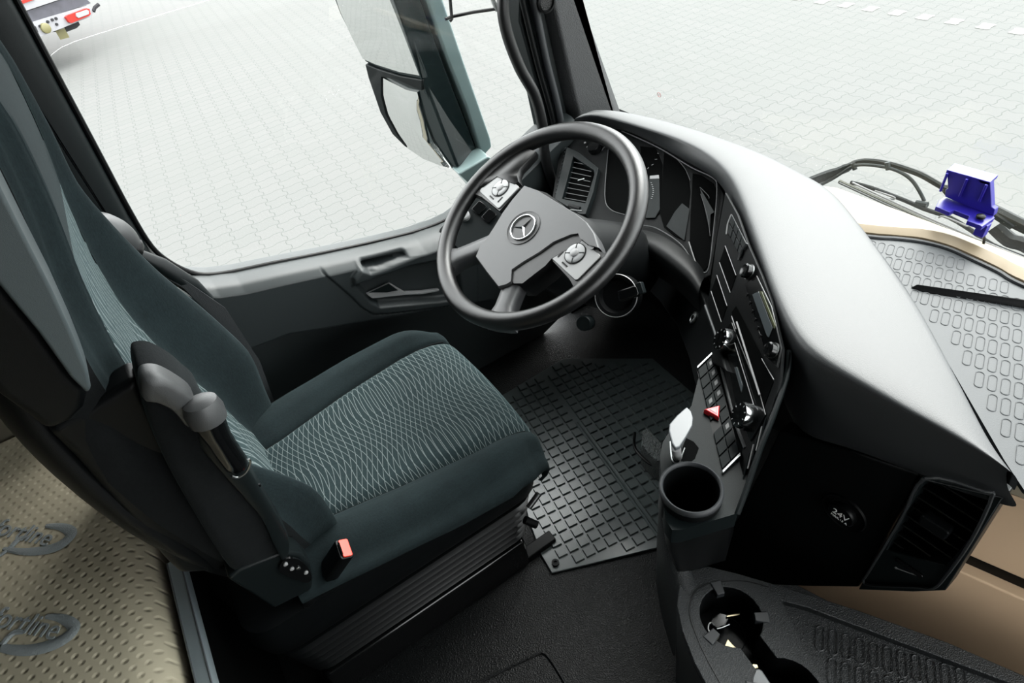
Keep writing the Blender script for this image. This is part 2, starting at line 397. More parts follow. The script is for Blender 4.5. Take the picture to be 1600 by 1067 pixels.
# ================================================================ cab shell (the setting)
fl = MB().box((-.05, 0, -.03), (2.6, 2.35, .06)).build('floor', M['vinyl']); tag(fl, kind='structure')
ce = MB().box((-.1, 0, 1.98), (2.4, 2.5, .06)).build('ceiling', M['roof']); tag(ce, kind='structure')
wr = MB().box((-1.16, 0, .95), (.06, 2.4, 2.0)).build('wall_rear', M['wallin']); tag(wr, kind='structure')
mb = MB()
mb.box((-.62, -1.2, .95), (1.06, .06, 2.0)); mb.box((.45, -1.2, .3), (1.1, .06, .7)); mb.box((.45, -1.2, 1.75), (1.1, .06, .45)); mb.box((1.05, -1.2, .95), (.14, .06, 2.0))
wrt = mb.build('wall_right', M['wallin']); tag(wrt, kind='structure')

# driver's side: pillar behind the door, rounded lining extruded upwards
M['sidewall'] = plastic('beige_side_lining', (0.10, 0.09, 0.065), .8)
wl = MB().box((-.645, 1.14, .98), (.93, .05, 1.96)).build('wall_left', M['sidewall']); tag(wl, kind='structure')
prof = [(-.100, 1.165, 1), (-.101, 1.125, 1), (-.105, 1.104, 1), (-.112, 1.092, 1), (-.124, 1.084, .7), (-.1315, 1.082, .2), (-.1325, 1.090, .1), (-.1345, 1.090, .1), (-.1355, 1.082, .1), (-.146, 1.081, .2), (-.150, 1.090, .2), (-.153, 1.078, .2), (-.158, 1.072, .2), (-.166, 1.071, .2), (-.172, 1.076, .2), (-.176, 1.090, .2), (-.184, 1.094, .2), (-.186, 1.115, .2), (-.186, 1.165, .2)]
def lean(z): return .06 * max(-.02, z - .86)
pl_ = MB().loft([[Vector((x + lean(z) * k_, y, z)) for x, y, k_ in prof] for z in (0, .4, .68, .8, .86, 1.0, 1.2, 1.95)]).build('trim_1', M['satin'], smooth=50); tag(pl_, kind='structure')
ss_ = MB(); 
for k in range(60):
    z_ = .70 + .012 * k; ss_.box((-.1625 + lean(z_) * .2, 1.0705, z_), (.014, .002, .006))
o_ = ss_.build('trim_4', M['black']); tag(o_, kind='structure')
hk = empty('coat_hook', at(34, 228, y=1.10), 'small chrome loop hook on the side wall behind the seat top', 'hook')
MB().tube(cr([at(*p, y=1.10) for p in [(18, 206), (28, 212), (42, 235), (60, 262), (52, 250), (36, 232), (20, 212)]], 4), .0018, 8).build('hook_loop', M['steel'], hk)
MB().prism(rrect(.022, .034, .006), -.004, .004, frame(at(30, 225, y=1.112), (0, -1, 0), (0, 0, 1))).build('hook_plate', M['black'], hk)
wfl = MB().box((1.075, 1.15, .31), (.27, .06, .62)).build('wall_light_block', M['void']); tag(wfl, kind='structure')  # unseen panel, added to keep light from leaking into the foot well
mb = MB(); mb.box((.45, 1.13, 1.75), (1.1, .06, .45))
wh = mb.build('wall_front', M['satin']); wh.name = 'wall_header'; tag(wh, kind='structure')

# driver's door
door = empty('door_1', (.4, 1.12, 0), kind='structure')
SILL = [(-.106, 1.0), (-.104, .85), (-.098, .78), (-.085, .735), (-.06, .695), (-.03, .672), (.02, .655), (.10, .637), (.215, .609), (.33, .583), (.448, .560), (.52, .553), (.562, .554), (.61, .566), (.659, .592), (.75, .635), (.86, .685), (.95, .72)]
def sill(x):
    return interp(SILL[5:], x) if x > -.03 else .672 + max(0, (-.03 - x)) * .55
def pxz(pts, y=1.05): return [(lambda p: (p.x, p.z))(at(a_, b_, y=y)) for a_, b_ in pts]
def c5(l): return [(450 + x / 3.048, 300 + y / 3.048) for x, y in l]
pocket = pxz(c5([(262, 322), (300, 296), (560, 228), (640, 210), (650, 232), (628, 262), (560, 300), (420, 350), (375, 358), (335, 345), (300, 352), (270, 350)]))
gripe = pxz(c5([(298, 398), (335, 352), (380, 368), (450, 345), (620, 275), (660, 215), (760, 205), (760, 300), (560, 340), (300, 440)]))
recess = pxz(c5([(300, 425), (420, 380), (560, 350), (800, 300), (830, 500), (720, 520), (430, 545), (385, 520)]))
insert = pxz(c5([(112, 300), (112, 330), (175, 392), (290, 490), (345, 545), (400, 578), (470, 575), (600, 560), (900, 520), (900, 200), (650, 190), (300, 240)]))
low = [(p.x, p.z) for p in [at(*q, y=1.05) for q in [(330, 565), (450, 519), (600, 495), (696, 477), (800, 462)]]]
def door_y(x, z):
    y = 1.045
    zb = interp(low, x)
    y += .055 * sstep(0.0, -.03, z - zb)
    d = sdf(insert, x, z)
    y += .004 * math.exp(-(d / .0022) ** 2)
    if d < 0: y -= .004
    d = sdf(recess, x, z); y += .022 * sstep(.002, -.012, d)
    d = sdf(gripe, x, z); y -= .014 * sstep(.003, -.006, d)
    d = sdf(pocket, x, z); y += .050 * sstep(.001, -.004, d)
    return y
xs = [-.107 + .0030 * i for i in range(353)]
drops = [0, 0, .001, .004, .010, .020] + [.0232 + .0032 * i for i in range(105)] + [.40, .5, .66]
ys = [1.15, 1.125, 1.095, 1.07, 1.056, 1.049]
rows = []
for i, d in enumerate(drops):
    rows.append([Vector((x, ys[i] + ((door_y(x, sill(x) - d) - 1.045) if i > 4 and x > .12 else 0) if i < 6 else door_y(x, sill(x) - d), max(0.0, sill(x) - d))) for x in xs])
dp = MB().grid(rows).build('door_panel', M['door'], door, smooth=180)
# chrome opener lever in the recess
hl = [at(*q, y=1.052) for q in c5([(372, 484), (430, 458), (484, 432), (520, 455), (556, 474), (640, 470), (716, 459), (716, 468), (640, 482), (560, 486), (480, 494), (398, 503)])]
MB().loft([[p + Vector((0, .006, 0)) for p in hl], [p - Vector((0, .006, 0)) for p in hl]]).build('door_handle', M['btn'], door, bevel=.002)
MB().loft([[at(*q, y=1.043) for q in c5([(386, 478), (480, 436), (525, 468), (470, 478)])], [at(*q, y=1.0435) for q in c5([(386, 478), (480, 436), (525, 468), (470, 478)])]]).build('handle_cup', M['satin'], door)
# black glass seal along the opening
seal = cr([Vector((x, 1.115, z)) for x, z in [(-.098 + .06 * 1.04, 1.9), (-.098 + .06 * .44, 1.3), (-.098 + .06 * .14, 1.0), (-.098, .86)] + SILL[2:-1] + [(.95, .74)]], 4)
MB().tube(seal, .005, 8).build('window_seal', M['black'], door)
# front frame of the door window with two soft seals
q = [at(*p_, y=1.13) for p_ in [(802, -60), (850, -60), (856, 0), (875, 130), (892, 215), (905, 300), (850, 300), (846, 215), (828, 130), (800, 30)]]
MB().loft([[p - Vector((0, .03, 0)) for p in q], [p + Vector((0, .03, 0)) for p in q]]).build('window_frame', M['satin'], door, bevel=.006)
MB().tube(cr([at(*p_, y=1.085) for p_ in [(822, -60), (834, 0), (852, 90), (872, 170), (884, 240)]], 6), .010, 10).build('door_seal', M['seal'], door)
MB().tube(cr([at(*p_, y=1.09) for p_ in [(806, -60), (816, 0), (840, 100), (862, 180), (872, 240)]], 6), .007, 10).build('inner_seal', M['black'], door)
# switch block at the front of the door
T = frame(at(752, 340, y=1.03), (-.35, -.45, .8), (.9, .1, .3))
sw = MB().prism(rrect(.13, .20, .01), -.02, 0, T).build('switch_panel', M['satin'], door, bevel=.003)
MB().prism(rrect(.028, .032, .004, cx=-.02, cy=.015), 0, .008, T).build('window_switch', M['gloss'], sw, bevel=.002)
MB().prism(rrect(.028, .032, .004, cx=.015, cy=.015), 0, .008, T).build('window_switch', M['gloss'], sw, bevel=.002)
MB().lathe([(.014, 0), (.014, .012), (.011, .015)], T @ Matrix.Translation((-.035, -.025, 0)), 20).build('mirror_knob', M['btn'], sw)
# the half lowered glass
tg = [(62, 150), (64, 122), (70, 105), (74, 95), (82, 84), (96, 74), (116, 65), (140, 57), (200, 38), (290, 11), (420, -28), (600, -75), (800, -125)]
gp = [(lambda p: (p.x, p.z))(at(*q_, y=1.14)) for q_ in tg]
gp = [(gp[0][0] - .02, .50)] + [(gp[0][0] - .02, gp[0][1])] + gp[1:] + [(.95, gp[-1][1]), (.95, .5)]
MB().loft([[Vector((x, y, z)) for x, z in gp] for y in (1.138, 1.142)]).build('window_glass', M['glass'], door, smooth=30)

# A pillar trim
r0 = at(905, 0, y=1.10); r1 = at(970, 170, y=1.10); l0 = at(846, 0, y=1.10); l1 = at(886, 190, y=1.10)
def exl(p, q, k): return p + (q - p) * k
quad = [exl(r0, r1, -2.4), exl(r0, r1, 1.3), exl(l0, l1, 1.3), exl(l0, l1, -2.4)]
rings = []
for y, inset in ((1.16, 0), (1.11, 0), (1.085, .10), (1.075, .25)):
    a0, a1, b1, b0 = quad
    rings.append([exl(a0, b0, inset * .9) .lerp(exl(a0, b0, inset * .9), 0) + Vector((0, y - 1.10, 0)), exl(a1, b1, inset * .9) + Vector((0, y - 1.10, 0)), exl(b1, a1, inset * .6) + Vector((0, y - 1.10, 0)), exl(b0, a0, inset * .6) + Vector((0, y - 1.10, 0))])
M['pillar'] = plastic('pillar_lining', (0.021, 0.0225, 0.0235), 0.5, 500, 0.6, 0.5, gd=0.001)
ap = MB().loft(rings).build('trim_2', M['pillar'], bevel=.008, segs=3); tag(ap, kind='structure')
tw = empty('tweeter_speaker', at(853, 5, y=1.07), 'small round black speaker set high in the pillar lining', 'speaker')
T = frame(at(853, 3, y=1.072), (0, -1, 0), (0, 0, 1))
MB().lathe([(.024, -.01), (.024, .004), (.019, .006), (.017, .001)], T, 28, True, False).build('bezel', M['black'], tw)
M['mesh'] = plastic('speaker_mesh', (0.02, 0.02, 0.02), 0.5, 500, 1.0, gd=.003)
MB().lathe([(.018, -.004), (.018, .001), (.010, .003)], T, 28).build('grille', M['mesh'], tw)
# grab handle
gh = empty('grab_handle', at(840, 150, y=1.04), 'long black rubber grab handle curving down the windscreen pillar', 'grab handle')
pts = [at(796, -70, y=1.03), at(786, 0, y=1.03), at(792, 50, y=1.03), at(812, 105, y=1.03), at(836, 150, y=1.03), at(848, 200, y=1.03), at(852, 245, y=1.03), at(868, 300, y=1.035), at(885, 335, y=1.05)]
MB().tube(cr(pts, 8), .0135, 16).build('grip', M['wheel'], gh)
MB().tube([pts[-1], pts[-1] + Vector((.01, .05, -.02))], .017, 14).build('foot', M['black'], gh)

# windscreen
rows = []
for k in range(9):
    z = .60 + k * .165
    rows.append([Vector((1.22 - .07 * (y / 1.1) ** 2 - (z - .66) * .30, y, z)) for y in [-1.15 + .1 * i for i in range(25)]])
ws = MB().grid(rows).build('window_1', M['wglass'], smooth=180, solid=.005); tag(ws, kind='structure')
sk = empty('windscreen_sticker', at(1030, 148, x=1.14), 'tiny round sticker with a thin red ring on the windscreen', 'sticker')
zc = .68
def wsx(y, z): return 1.22 - .07 * (y / 1.1) ** 2 - (z - .66) * .30
pc = at(1030, 148, x=1.1); 
for _ in range(6): pc = at(1030, 148, x=wsx(pc.y, pc.z) - .008)
T = frame(pc, (-1, 0, -.30), (0, 0, 1))
MB().lathe([(.0058, 0), (.0068, 0), (.0068, .0006), (.0058, .0006), (.0058, 0)], T, 24, False, False).build('ring', M['tailred'], sk)
MB().lathe([(.0018, 0), (.0022, 0), (.0022, .0006), (.0018, .0006)], T, 12, False, False).build('mark', M['pink'], sk)

# ================================================================ door mirror outside the driver's window
MY = 1.45
mr = empty('door_mirror', at(700, 250, y=MY), 'tall teal door mirror with two glasses outside the open side window', 'mirror')
def cm2(l): return [(500 + x / 2.668, y / 2.668) for x, y in l]
MC = at(655, 120, y=1.42); MN = Vector((-.90, -.44, -.04)).normalized()     # the glasses face back along the truck
def mg(l, off=0): return [atp(px, py, MC + MN * off, MN) for px, py in cm2(l)]
def mpl(l, dy=0, y=1.42): return [at(px, py, y=y) + Vector((0, dy, 0)) for px, py in l]
def slab(name, P, d0, d1, mat, parent, bevel=.003, n=MN, segs=2):
    return MB().loft([[p + n * d0 for p in P], [p + n * d1 for p in P]]).build(name, mat, parent, bevel=bevel, segs=segs)
slab('mirror_housing', mg([(30, -60), (75, 60), (130, 170), (182, 262), (200, 325), (250, 470), (300, 560), (345, 605), (430, 665), (520, 700), (568, 712), (500, 540), (440, 380), (350, 120), (290, -60)]), -.13, -.012, M['mirrorsh'], mr, .008, MN, 3)
side = [at(px, py, y=1.42) for px, py in cm2([(285, -60), (350, 120), (440, 380), (500, 540), (560, 712), (580, 720), (640, 685), (672, 660), (640, 590), (520, 280), (435, 40), (400, -60)])]
MB().loft([[p + Vector((.02, .16, 0)) for p in side], [p + Vector((0, .01, 0)) for p in side], side]).build('mirror_side', M['mirrorsh'], mr, bevel=.005, segs=3)
pts = mpl(cm2([(404, -60), (438, 0), (522, 240), (602, 440), (670, 655), (712, 610), (705, 570), (600, 270), (505, -10), (490, -60)]))
MB().loft([[p + Vector((0, .16, 0)) for p in pts], [p + Vector((0, -.010, 0)) for p in pts]]).build('mirror_cap', M['mirrorpale'], mr, bevel=.008, segs=3)
def mirror_face(name, px, bulge, tilt=(0, 0)):
    P = mg(px, -.006); c = sum(P, Vector()) / len(P); rings = []
    for s_, h in ((1.0, -.006), (1.0, 0), (.85, bulge * .28), (.65, bulge * .58), (.4, bulge * .84), (.15, bulge * .98)):
        rings.append([c + (p - c) * s_ + MN * h for p in P])
    return MB().loft(rings).build(name, M['mirror'], mr, smooth=60)
slab('glass_surround', mg([(30, -60), (75, 60), (130, 170), (182, 262), (230, 285), (330, 318), (420, 336), (440, 330), (350, 90), (296, -60)]), -.014, -.008, M['mirrorsh'], mr)
mirror_face('main_glass', [(48, -60), (85, 50), (130, 150), (178, 245), (230, 268), (330, 300), (415, 315), (400, 250), (345, 100), (300, 0), (285, -60)], .002)
mirror_face('wide_angle_glass', [(262, 325), (300, 345), (360, 375), (405, 385), (415, 425), (435, 500), (470, 590), (520, 665), (548, 702), (500, 690), (430, 662), (360, 615), (320, 560), (285, 490), (262, 410)], .008)
slab('glass_surround', mg([(186, 268), (200, 325), (250, 470), (300, 560), (345, 605), (360, 618), (320, 560), (275, 480), (255, 400), (255, 322), (320, 335), (400, 372), (425, 380), (425, 335), (330, 318), (240, 290)]), -.014, -.001, M['satin'], mr)
arm = [at(700, 262, y=1.50), at(740, 262, y=1.40), at(775, 290, y=1.25), at(800, 320, y=1.17)]
P0 = mpl([(716, 272), (764, 244), (772, 252), (800, 285), (760, 318), (738, 292)], -.0, 1.36)
MB().loft([[p + Vector((0, .12, .02)) for p in P0], P0]).build('mirror_arm', M['mirrorpale'], mr, bevel=.006)
# black bracket of the front mirror seen at the top
bk = empty('mirror_bracket', at(740, 20, x=1.02), 'thin black metal bracket outside above the grab handle', 'bracket')
bp = [at(700, -40, y=1.25), at(706, 30, y=1.25), at(703, 33, y=1.25)]
MB().tube(bp, .004, 8).build('upright', M['black'], bk)
MB().tube([at(696, 30, y=1.25), at(706, 26, y=1.25), at(740, 19, y=1.23), at(775, 14, y=1.2), at(785, 5, y=1.2)], .004, 8).build('crossbar', M['black'], bk)
MB().tube([at(776, -40, y=1.2), at(770, 0, y=1.2), at(777, 16, y=1.2)], .006, 8).build('clamp', M['steel'], bk)

# ================================================================ driver's seat
SY = 0.66                                    # centre line of the seat
seat = empty('driver_seat', (.12, SY, 0), 'air sprung driver seat in dark green velour with patterned centre panels', 'seat')
# --- cushion: height field over (x, t), t = -1..1 across
PANEL = [(-.14, .112), (-.06, .118), (.10, .150), (.25, .170), (.36, .174), (.42, .172)]
HALF = [(-.14, .215), (0, .235), (.15, .250), (.28, .252), (.34, .236), (.385, .205)]
def cz(x):   # centre line height
    return .448 + .004 * sin((x + .1) * 7) - .16 * max(0, x - .30) - 4.5 * max(0, x - .325) ** 2
def zc_top(x, yy):
    hp_ = interp(PANEL, x); hh = interp(HALF, x); a_ = abs(yy)
    z = cz(x)
    if a_ < hp_: return z + .003 * (a_ / hp_) ** 2
    s_ = (a_ - hp_) / max(.01, (hh - hp_))
    lift = .022 * sstep(0, .45, s_) * (1 - sstep(.30, .37, x) * .6)
    return z + .003 + lift - .10 * max(0, s_ - .55) ** 2 * 1.6 - .010 * math.exp(-(s_ / .05) ** 2)
XS = [-.14 + .0135 * i for i in range(39)]
def cushion_part(name, ts, mat):
    rows = []
    for x in XS:
        row = []
        for kind, t in ts:
            hp_ = interp(PANEL, x); hh = interp(HALF, x)
            if kind == 'p': yy = hp_ * t
            else: yy = math.copysign(hp_ + (hh - hp_) * abs(t), t)
            row.append(Vector((x - .02 * (abs(yy) / .25) ** 2 * sstep(.12, .36, x), SY + yy, zc_top(x, yy))))
        rows.append(row)
    return rows
# rounded front: rows roll down past the leading edge
def roll(rows):
    base = rows[-1]; out = list(rows)
    for a_, dx, dz in ((1, .016, -.010), (2, .026, -.026), (3, .029, -.046), (4, .026, -.068), (5, .014, -.086)):
        out.append([p + Vector((dx, 0, dz)) for p in base])
    return out
XSL = XS
XS = [x for x in XS if x <= .362]
pr = roll(cushion_part('p', [('p', -1 + .1 * i) for i in range(21)], None))
MB().grid(pr).build('cushion_panel', M['patc'], seat, smooth=180)
for sgn in (-1, 1):
    rr = roll(cushion_part('b', [('b', sgn * (.001 + .0625 * i)) for i in range(17)], None))
    # outer flank down to the underside
    full = []
    for r in rr:
        e = r[-1]; out = list(r)
        kx_ = rr.index(r) - (len(rr) - 6); drop = max(0, kx_) / 5
        for dy, dz in ((.012, -.010), (.020, -.026), (.022, -.048), (.016, -.070), (.004, -.085)):
            fz = lerp(.34, .72, sstep(-.10, .36, e.x))
            out.append(e + Vector((-.012 * drop * (-dz / .085), sgn * dy * (1 - drop * .6), dz * fz * (1 - drop))))
        full.append(out)
    MB().grid(full).build('cushion_bolster', M['fab'], seat, smooth=180)
# seams
for sgn in (-1, 1):
    MB().tube([Vector((x, SY + sgn * interp(PANEL, x), zc_top(x, interp(PANEL, x)) + .000)) for x in XS], .0016, 6).build('seam_piping', M['fabk'], seat)
# --- plastic skirt below the cushion
def outline(x0, x1, y0, y1, r, z, n=5):
    out = []
    for cx_, cy_, a0 in ((x1 - r, y1 - r, 0), (x0 + r, y1 - r, 90), (x0 + r, y0 + r, 180), (x1 - r, y0 + r, 270)):
        for i in range(n + 1):
            a_ = radians(a0 + 90 * i / n); out.append(Vector((cx_ + r * cos(a_), cy_ + r * sin(a_), z)))
    return out
def ol(z, g, xf=0): return outline(-.24 - g, .345 + g + xf, SY - .225 - g, SY + .235 + g, .05, z)
MB().loft([ol(.405, -.006), ol(.398, .006), ol(.35, .012), ol(.305, .006), ol(.285, -.004)]).build('seat_skirt', M['skirt'], seat)
# concertina bellows
rings = []
for i in range(31):
    g_ = -.012 + .010 * cos(2 * pi * i / 5) - .0006 * i
    rings.append(ol(.278 - i * .0052, g_))
MB().loft(rings).build('bellows', M['bellows'], seat, smooth=60)
ped = MB().box((.05, SY, .055), (.50, .42, .11)).build('pedestal', M['gloss'], seat, bevel=.012)
for yy in (SY - .19, SY + .19):
    MB().box((.07, yy, .012), (.62, .03, .024)).build('slide_rail', M['black'], seat, bevel=.003)
MB().tube([at(842, 771, z=.27), at(826, 793, z=.25)], .007, 10).build('height_lever', M['steel'], seat)
MB().tube([at(820, 812, z=.22), at(838, 820, z=.20)], .009, 10).build('slide_lever', M['black'], seat)
MB().box(at(760, 938, y=SY - .215), (.05, .002, .006), Matrix.Rotation(0, 3, 'X')).build('metal_strip', M['steel'], ped)
# --- backrest: surface x = front(z, y)
FR = [(.42, -.085), (.50, -.108), (.60, -.120), (.72, -.146), (.85, -.158), (.95, -.150), (1.04, -.136), (1.12, -.116), (1.22, -.100), (1.36, -.112), (1.46, -.150)]
BP = [(.42, .150), (.55, .145), (.70, .138), (.85, .130), (1.0, .122), (1.15, .118), (1.30, .11)]
BH = [(.42, .225), (.50, .262), (.62, .278), (.75, .270), (.86, .240), (.97, .195), (1.08, .160), (1.2, .148), (1.34, .14), (1.46, .11)]
BHR = [(.42, .160), (.50, .185), (.62, .200), (.75, .190), (.86, .180), (.97, .170), (1.08, .155), (1.2, .148), (1.34, .14), (1.46, .11)]
BULR = [(.42, .050), (.50, .080), (.60, .088), (.68, .062), (.76, .022), (.84, -.008), (.92, -.020), (1.05, -.022), (1.2, -.016)]
BUL = [(.42, .040), (.50, .070), (.60, .095), (.72, .092), (.84, .070), (.95, .045), (1.05, .018), (1.2, .006)]
ZS = [.40 + .0185 * i for i in range(58)]
def sm(tab, z):  # smoothed lookup
    return (interp(tab, z - .03) + 2 * interp(tab, z) + interp(tab, z + .03)) / 4
def bx_(z, yy, sg=1):
    hp_, hh, bl = sm(BP, z), sm(BH if sg > 0 else BHR, z), sm(BUL if sg > 0 else BULR, z); a_ = abs(yy); x = sm(FR, z)
    if a_ <= hp_: return x
    s_ = (a_ - hp_) / max(.01, hh - hp_)
    return x + bl * sstep(0, .62, s_) - .006 * math.exp(-(s_ / .06) ** 2) - (bl + .03) * .55 * sstep(.6, 1.0, s_)
rows = []
for z in ZS: 
    hp_ = sm(BP, z); rows.append([Vector((bx_(z, hp_ * t / 10), SY + hp_ * t / 10, z)) for t in range(-10, 11)])
kcut = [i for i, z in enumerate(ZS) if z < 1.085][-1]
MB().grid(rows[:kcut]).build('backrest_panel', M['patb'], seat, smooth=180)
MB().grid(rows[kcut - 1:]).build('head_panel', M['fab'], seat, smooth=180)
for sgn in (-1, 1):
    full = []; flank = []
    for z in ZS:
        hp_, hh = sm(BP, z), sm(BH if sgn > 0 else BHR, z)
        r = [Vector((bx_(z, hp_ + (hh - hp_) * k / 14, sgn), SY + sgn * (hp_ + (hh - hp_) * k / 14), z)) for k in range(15)]
        e = r[-1]; xb = sm(FR, z) - .085
        flank.append([Vector((lerp(e.x, xb, k / 4), e.y + sgn * .010 * sin(pi * k / 4), z)) for k in range(0, 5)])
        full.append(r)
    MB().grid(full).build('backrest_bolster', M['fab'], seat, smooth=180)
    MB().grid(flank).build('backrest_side', M['fabk'], seat, smooth=180)
# back shell
rings = []
for z in [.40, .44, .50, .60, .72, .85, .97, 1.08, 1.2, 1.34, 1.46, 1.50]:
    hh = sm(BH, z) * (1.0 if z > .44 else .9); hr = sm(BHR, z) * (1.0 if z > .44 else .9); xf = sm(FR, z) - .075; th = .075 if z > .5 else .06
    if z > 1.45: th = .05
    rings.append([Vector((xf, SY + hh + .004, z)), Vector((xf - th * .6, SY + hh, z)), Vector((xf - th, SY + hh * .7, z)), Vector((xf - th - .015, SY, z)),
                  Vector((xf - th, SY - hr * .7, z)), Vector((xf - th * .6, SY - hr, z)), Vector((xf, SY - hr - .004, z))])
MB().loft(rings).build('back_shell', M['skirt'], seat, sub=2)
# light grey side cover beside the upper backrest, and its dark lower half
def splate(name, pxs, y, th, mat, bevel=.012, segs=4):
    P = [at(a_, b_, y=y) for a_, b_ in pxs]
    return MB().loft([[p + Vector((0, th, 0)) for p in P], [p + Vector((0, th * .4, 0)) for p in P], P]).build(name, mat, seat, bevel=bevel, segs=segs)
splate('side_cover', [(-80, 170), (0, 292), (40, 372), (80, 450), (112, 520), (138, 585), (143, 608), (136, 616), (110, 590), (60, 520), (0, 448), (-80, 350)], .455, .05, M['shell'])
splate('shell_side', [(-80, 320), (0, 440), (60, 515), (110, 585), (140, 612), (132, 640), (110, 662), (75, 678), (40, 650), (0, 622), (-80, 540)], .468, .06, M['skirt'])
splate('lower_shell_side', [(70, 672), (135, 640), (215, 590), (270, 700), (330, 800), (365, 870), (345, 895), (282, 900), (262, 880), (190, 800), (120, 720)], .475, .05, M['skirt'])
# --- folded up right armrest
arm_px = [(218, 592), (226, 584), (248, 584), (280, 600), (302, 618), (318, 632), (330, 655), (350, 690), (385, 735), (420, 790), (448, 830), (453, 860), (446, 880), (425, 905), (400, 918), (378, 908), (350, 880), (300, 800), (258, 725), (232, 665), (220, 620)]
def plate3(pxs, y, th, name, mat, parent, bev=.012, segs=4, dome=.008):
    P = [at(a_, b_, y=y) for a_, b_ in pxs]; c = sum(P, Vector()) / len(P)
    rings = [[p + Vector((0, th, 0)) for p in P], [p + Vector((0, th * .3, 0)) for p in P], [c + (p - c) * .97 + Vector((0, th * .08, 0)) for p in P], [c + (p - c) * .90 + Vector((0, -dome * .6, 0)) for p in P], [c + (p - c) * .6 + Vector((0, -dome, 0)) for p in P]]
    return MB().loft(rings).build(name, mat, parent, smooth=70)
ar = plate3([(x_, y_) for x_, y_ in [(p.x, p.y) for p in cr([Vector((a_, b_, 0)) for a_, b_ in arm_px], 3, True)]], .435, .07, 'armrest', M['fabk'], seat)
tag(ar, 'black armrest folded up along the backrest')
plate3([(p.x, p.y) for p in cr([Vector((a_, b_, 0)) for a_, b_ in [(219, 600), (224, 586), (248, 584), (280, 600), (303, 620), (308, 650), (296, 668), (270, 640), (240, 625), (222, 622)]], 4, True)], .424, .02, 'armrest_cap', M['armpl'], ar)
plate3([(p.x, p.y) for p in cr([Vector((a_, b_, 0)) for a_, b_ in [(312, 640), (335, 650), (362, 690), (395, 740), (428, 795), (450, 835), (455, 862), (446, 884), (436, 860), (410, 812), (370, 765), (330, 720), (308, 690), (306, 660)]], 4, True)], .426, .03, 'hinge_cover', M['satin'], ar)
gp_ = [at(318, 640, y=.412), at(332, 668, y=.408), at(352, 700, y=.408), at(372, 728, y=.412)]
MB().tube(cr(gp_, 4), [.018, .019, .019, .018, .017, .016, .015, .015, .015, .015, .015, .015, .012], 16).build('adjuster_grip', M['gloss'], ar)
MB().lathe([(.0215, -.016), (.0225, 0), (.019, .012), (.010, .016)], frame(gp_[0], (gp_[0] - gp_[1]), (0, 1, 0)), 20).build('grip_cap', M['armpl'], ar)
MB().tube(cr([at(*p_, y=.410) for p_ in [(389, 717), (391, 724), (384, 738), (372, 746), (362, 744)]], 4), .0016, 6).build('grip_ring', M['steel'], ar)
MB().lathe([(.003, 0), (.003, .002)], frame(at(404, 758, y=.425), (0, -1, 0), (0, 0, 1)), 10).build('screw', M['black'], ar)
# --- left armrest, only its top shows past the bolster
la = MB().tube(cr([at(*p_, y=1.0) for p_ in [(128, 350), (160, 356), (190, 372), (205, 392)]], 5), [.012, .02, .024, .026, .027, .028, .028, .028, .028, .027, .026, .025, .024, .023, .02, .012], 14).build('left_armrest', M['armpl'], seat)
MB().lathe([(.020, -.01), (.022, .0), (.020, .012), (.012, .018)], frame(at(205, 388, y=1.0), (.7, 0, -.7), (0, 1, 0)), 18).build('adjuster_grip', M['black'], la)
MB().tube([at(*p_, y=1.005) for p_ in [(215, 398), (250, 415), (300, 447), (325, 470)]], [.012, .017, .017, .014], 12).build('armrest_arm', M['satin'], la)
# --- buckle, switch pod
bk_ = empty('belt_buckle', at(530, 905, y=.425), 'black seat belt buckle with an orange red button beside the cushion', 'buckle')
bt = [at(*p_, y=.425) for p_ in [(516, 848), (558, 840), (562, 860), (560, 866), (520, 868)]]
cpt = sum(bt, Vector()) / 5
Tb = frame(at(538, 857, y=.42), (.55, -.25, .8), (-.85, 0, .5))
MB().prism(rrect(.036, .024, .005), -.075, 0, Tb).build('buckle_body', M['black'], bk_, bevel=.002)
MB().prism(rrect(.031, .017, .003), 0, .003, Tb @ Matrix.Translation((0, -.001, 0))).build('release_button', M['buckle'], bk_, bevel=.001)
MB().prism(rrect(.022, .003, .001, cy=.008), .003, .0035, Tb).build('tongue_slot', M['void'], bk_)
pod = [(355, 905), (375, 890), (445, 862), (470, 866), (486, 882), (490, 905), (488, 922), (428, 952), (395, 930)]
pp = [at(*p_, y=.425) for p_ in pod]
podo = MB().loft([[p + Vector((0, .04, 0)) for p in pp], pp]).build('switch_pod', M['satin'], seat, bevel=.006, segs=3)
pk = cr([at(*p_, y=.421) for p_ in [(436, 884), (446, 872), (466, 873), (482, 888), (486, 902), (478, 909), (456, 902), (440, 894)]], 4, True)
MB().loft([[p + Vector((0, .002, 0)) for p in pk], [p - Vector((0, .002, 0)) for p in pk]]).build('switch_plate', M['gloss'], podo)
for q_ in ((446, 881), (456, 888), (466, 887), (478, 894)):
    MB().lathe([(.0035, 0), (.0035, .002), (.002, .003)], frame(at(*q_, y=.419), (0, -1, 0), (0, 0, 1)), 12).build('switch_button', M['btn'] if q_[0] != 466 else M['steel'], podo)
MB().lathe([(.011, 0), (.011, .006), (.006, .008)], frame(at(481, 938, y=.43), (0, -1, 0), (0, 0, 1)), 16).build('knob', M['black'], podo)
rec = [at(*p_, y=.43) for p_ in [(315, 912), (330, 905), (380, 898), (430, 950), (486, 925), (540, 910), (590, 890), (430, 1010), (345, 975), (322, 950)]]
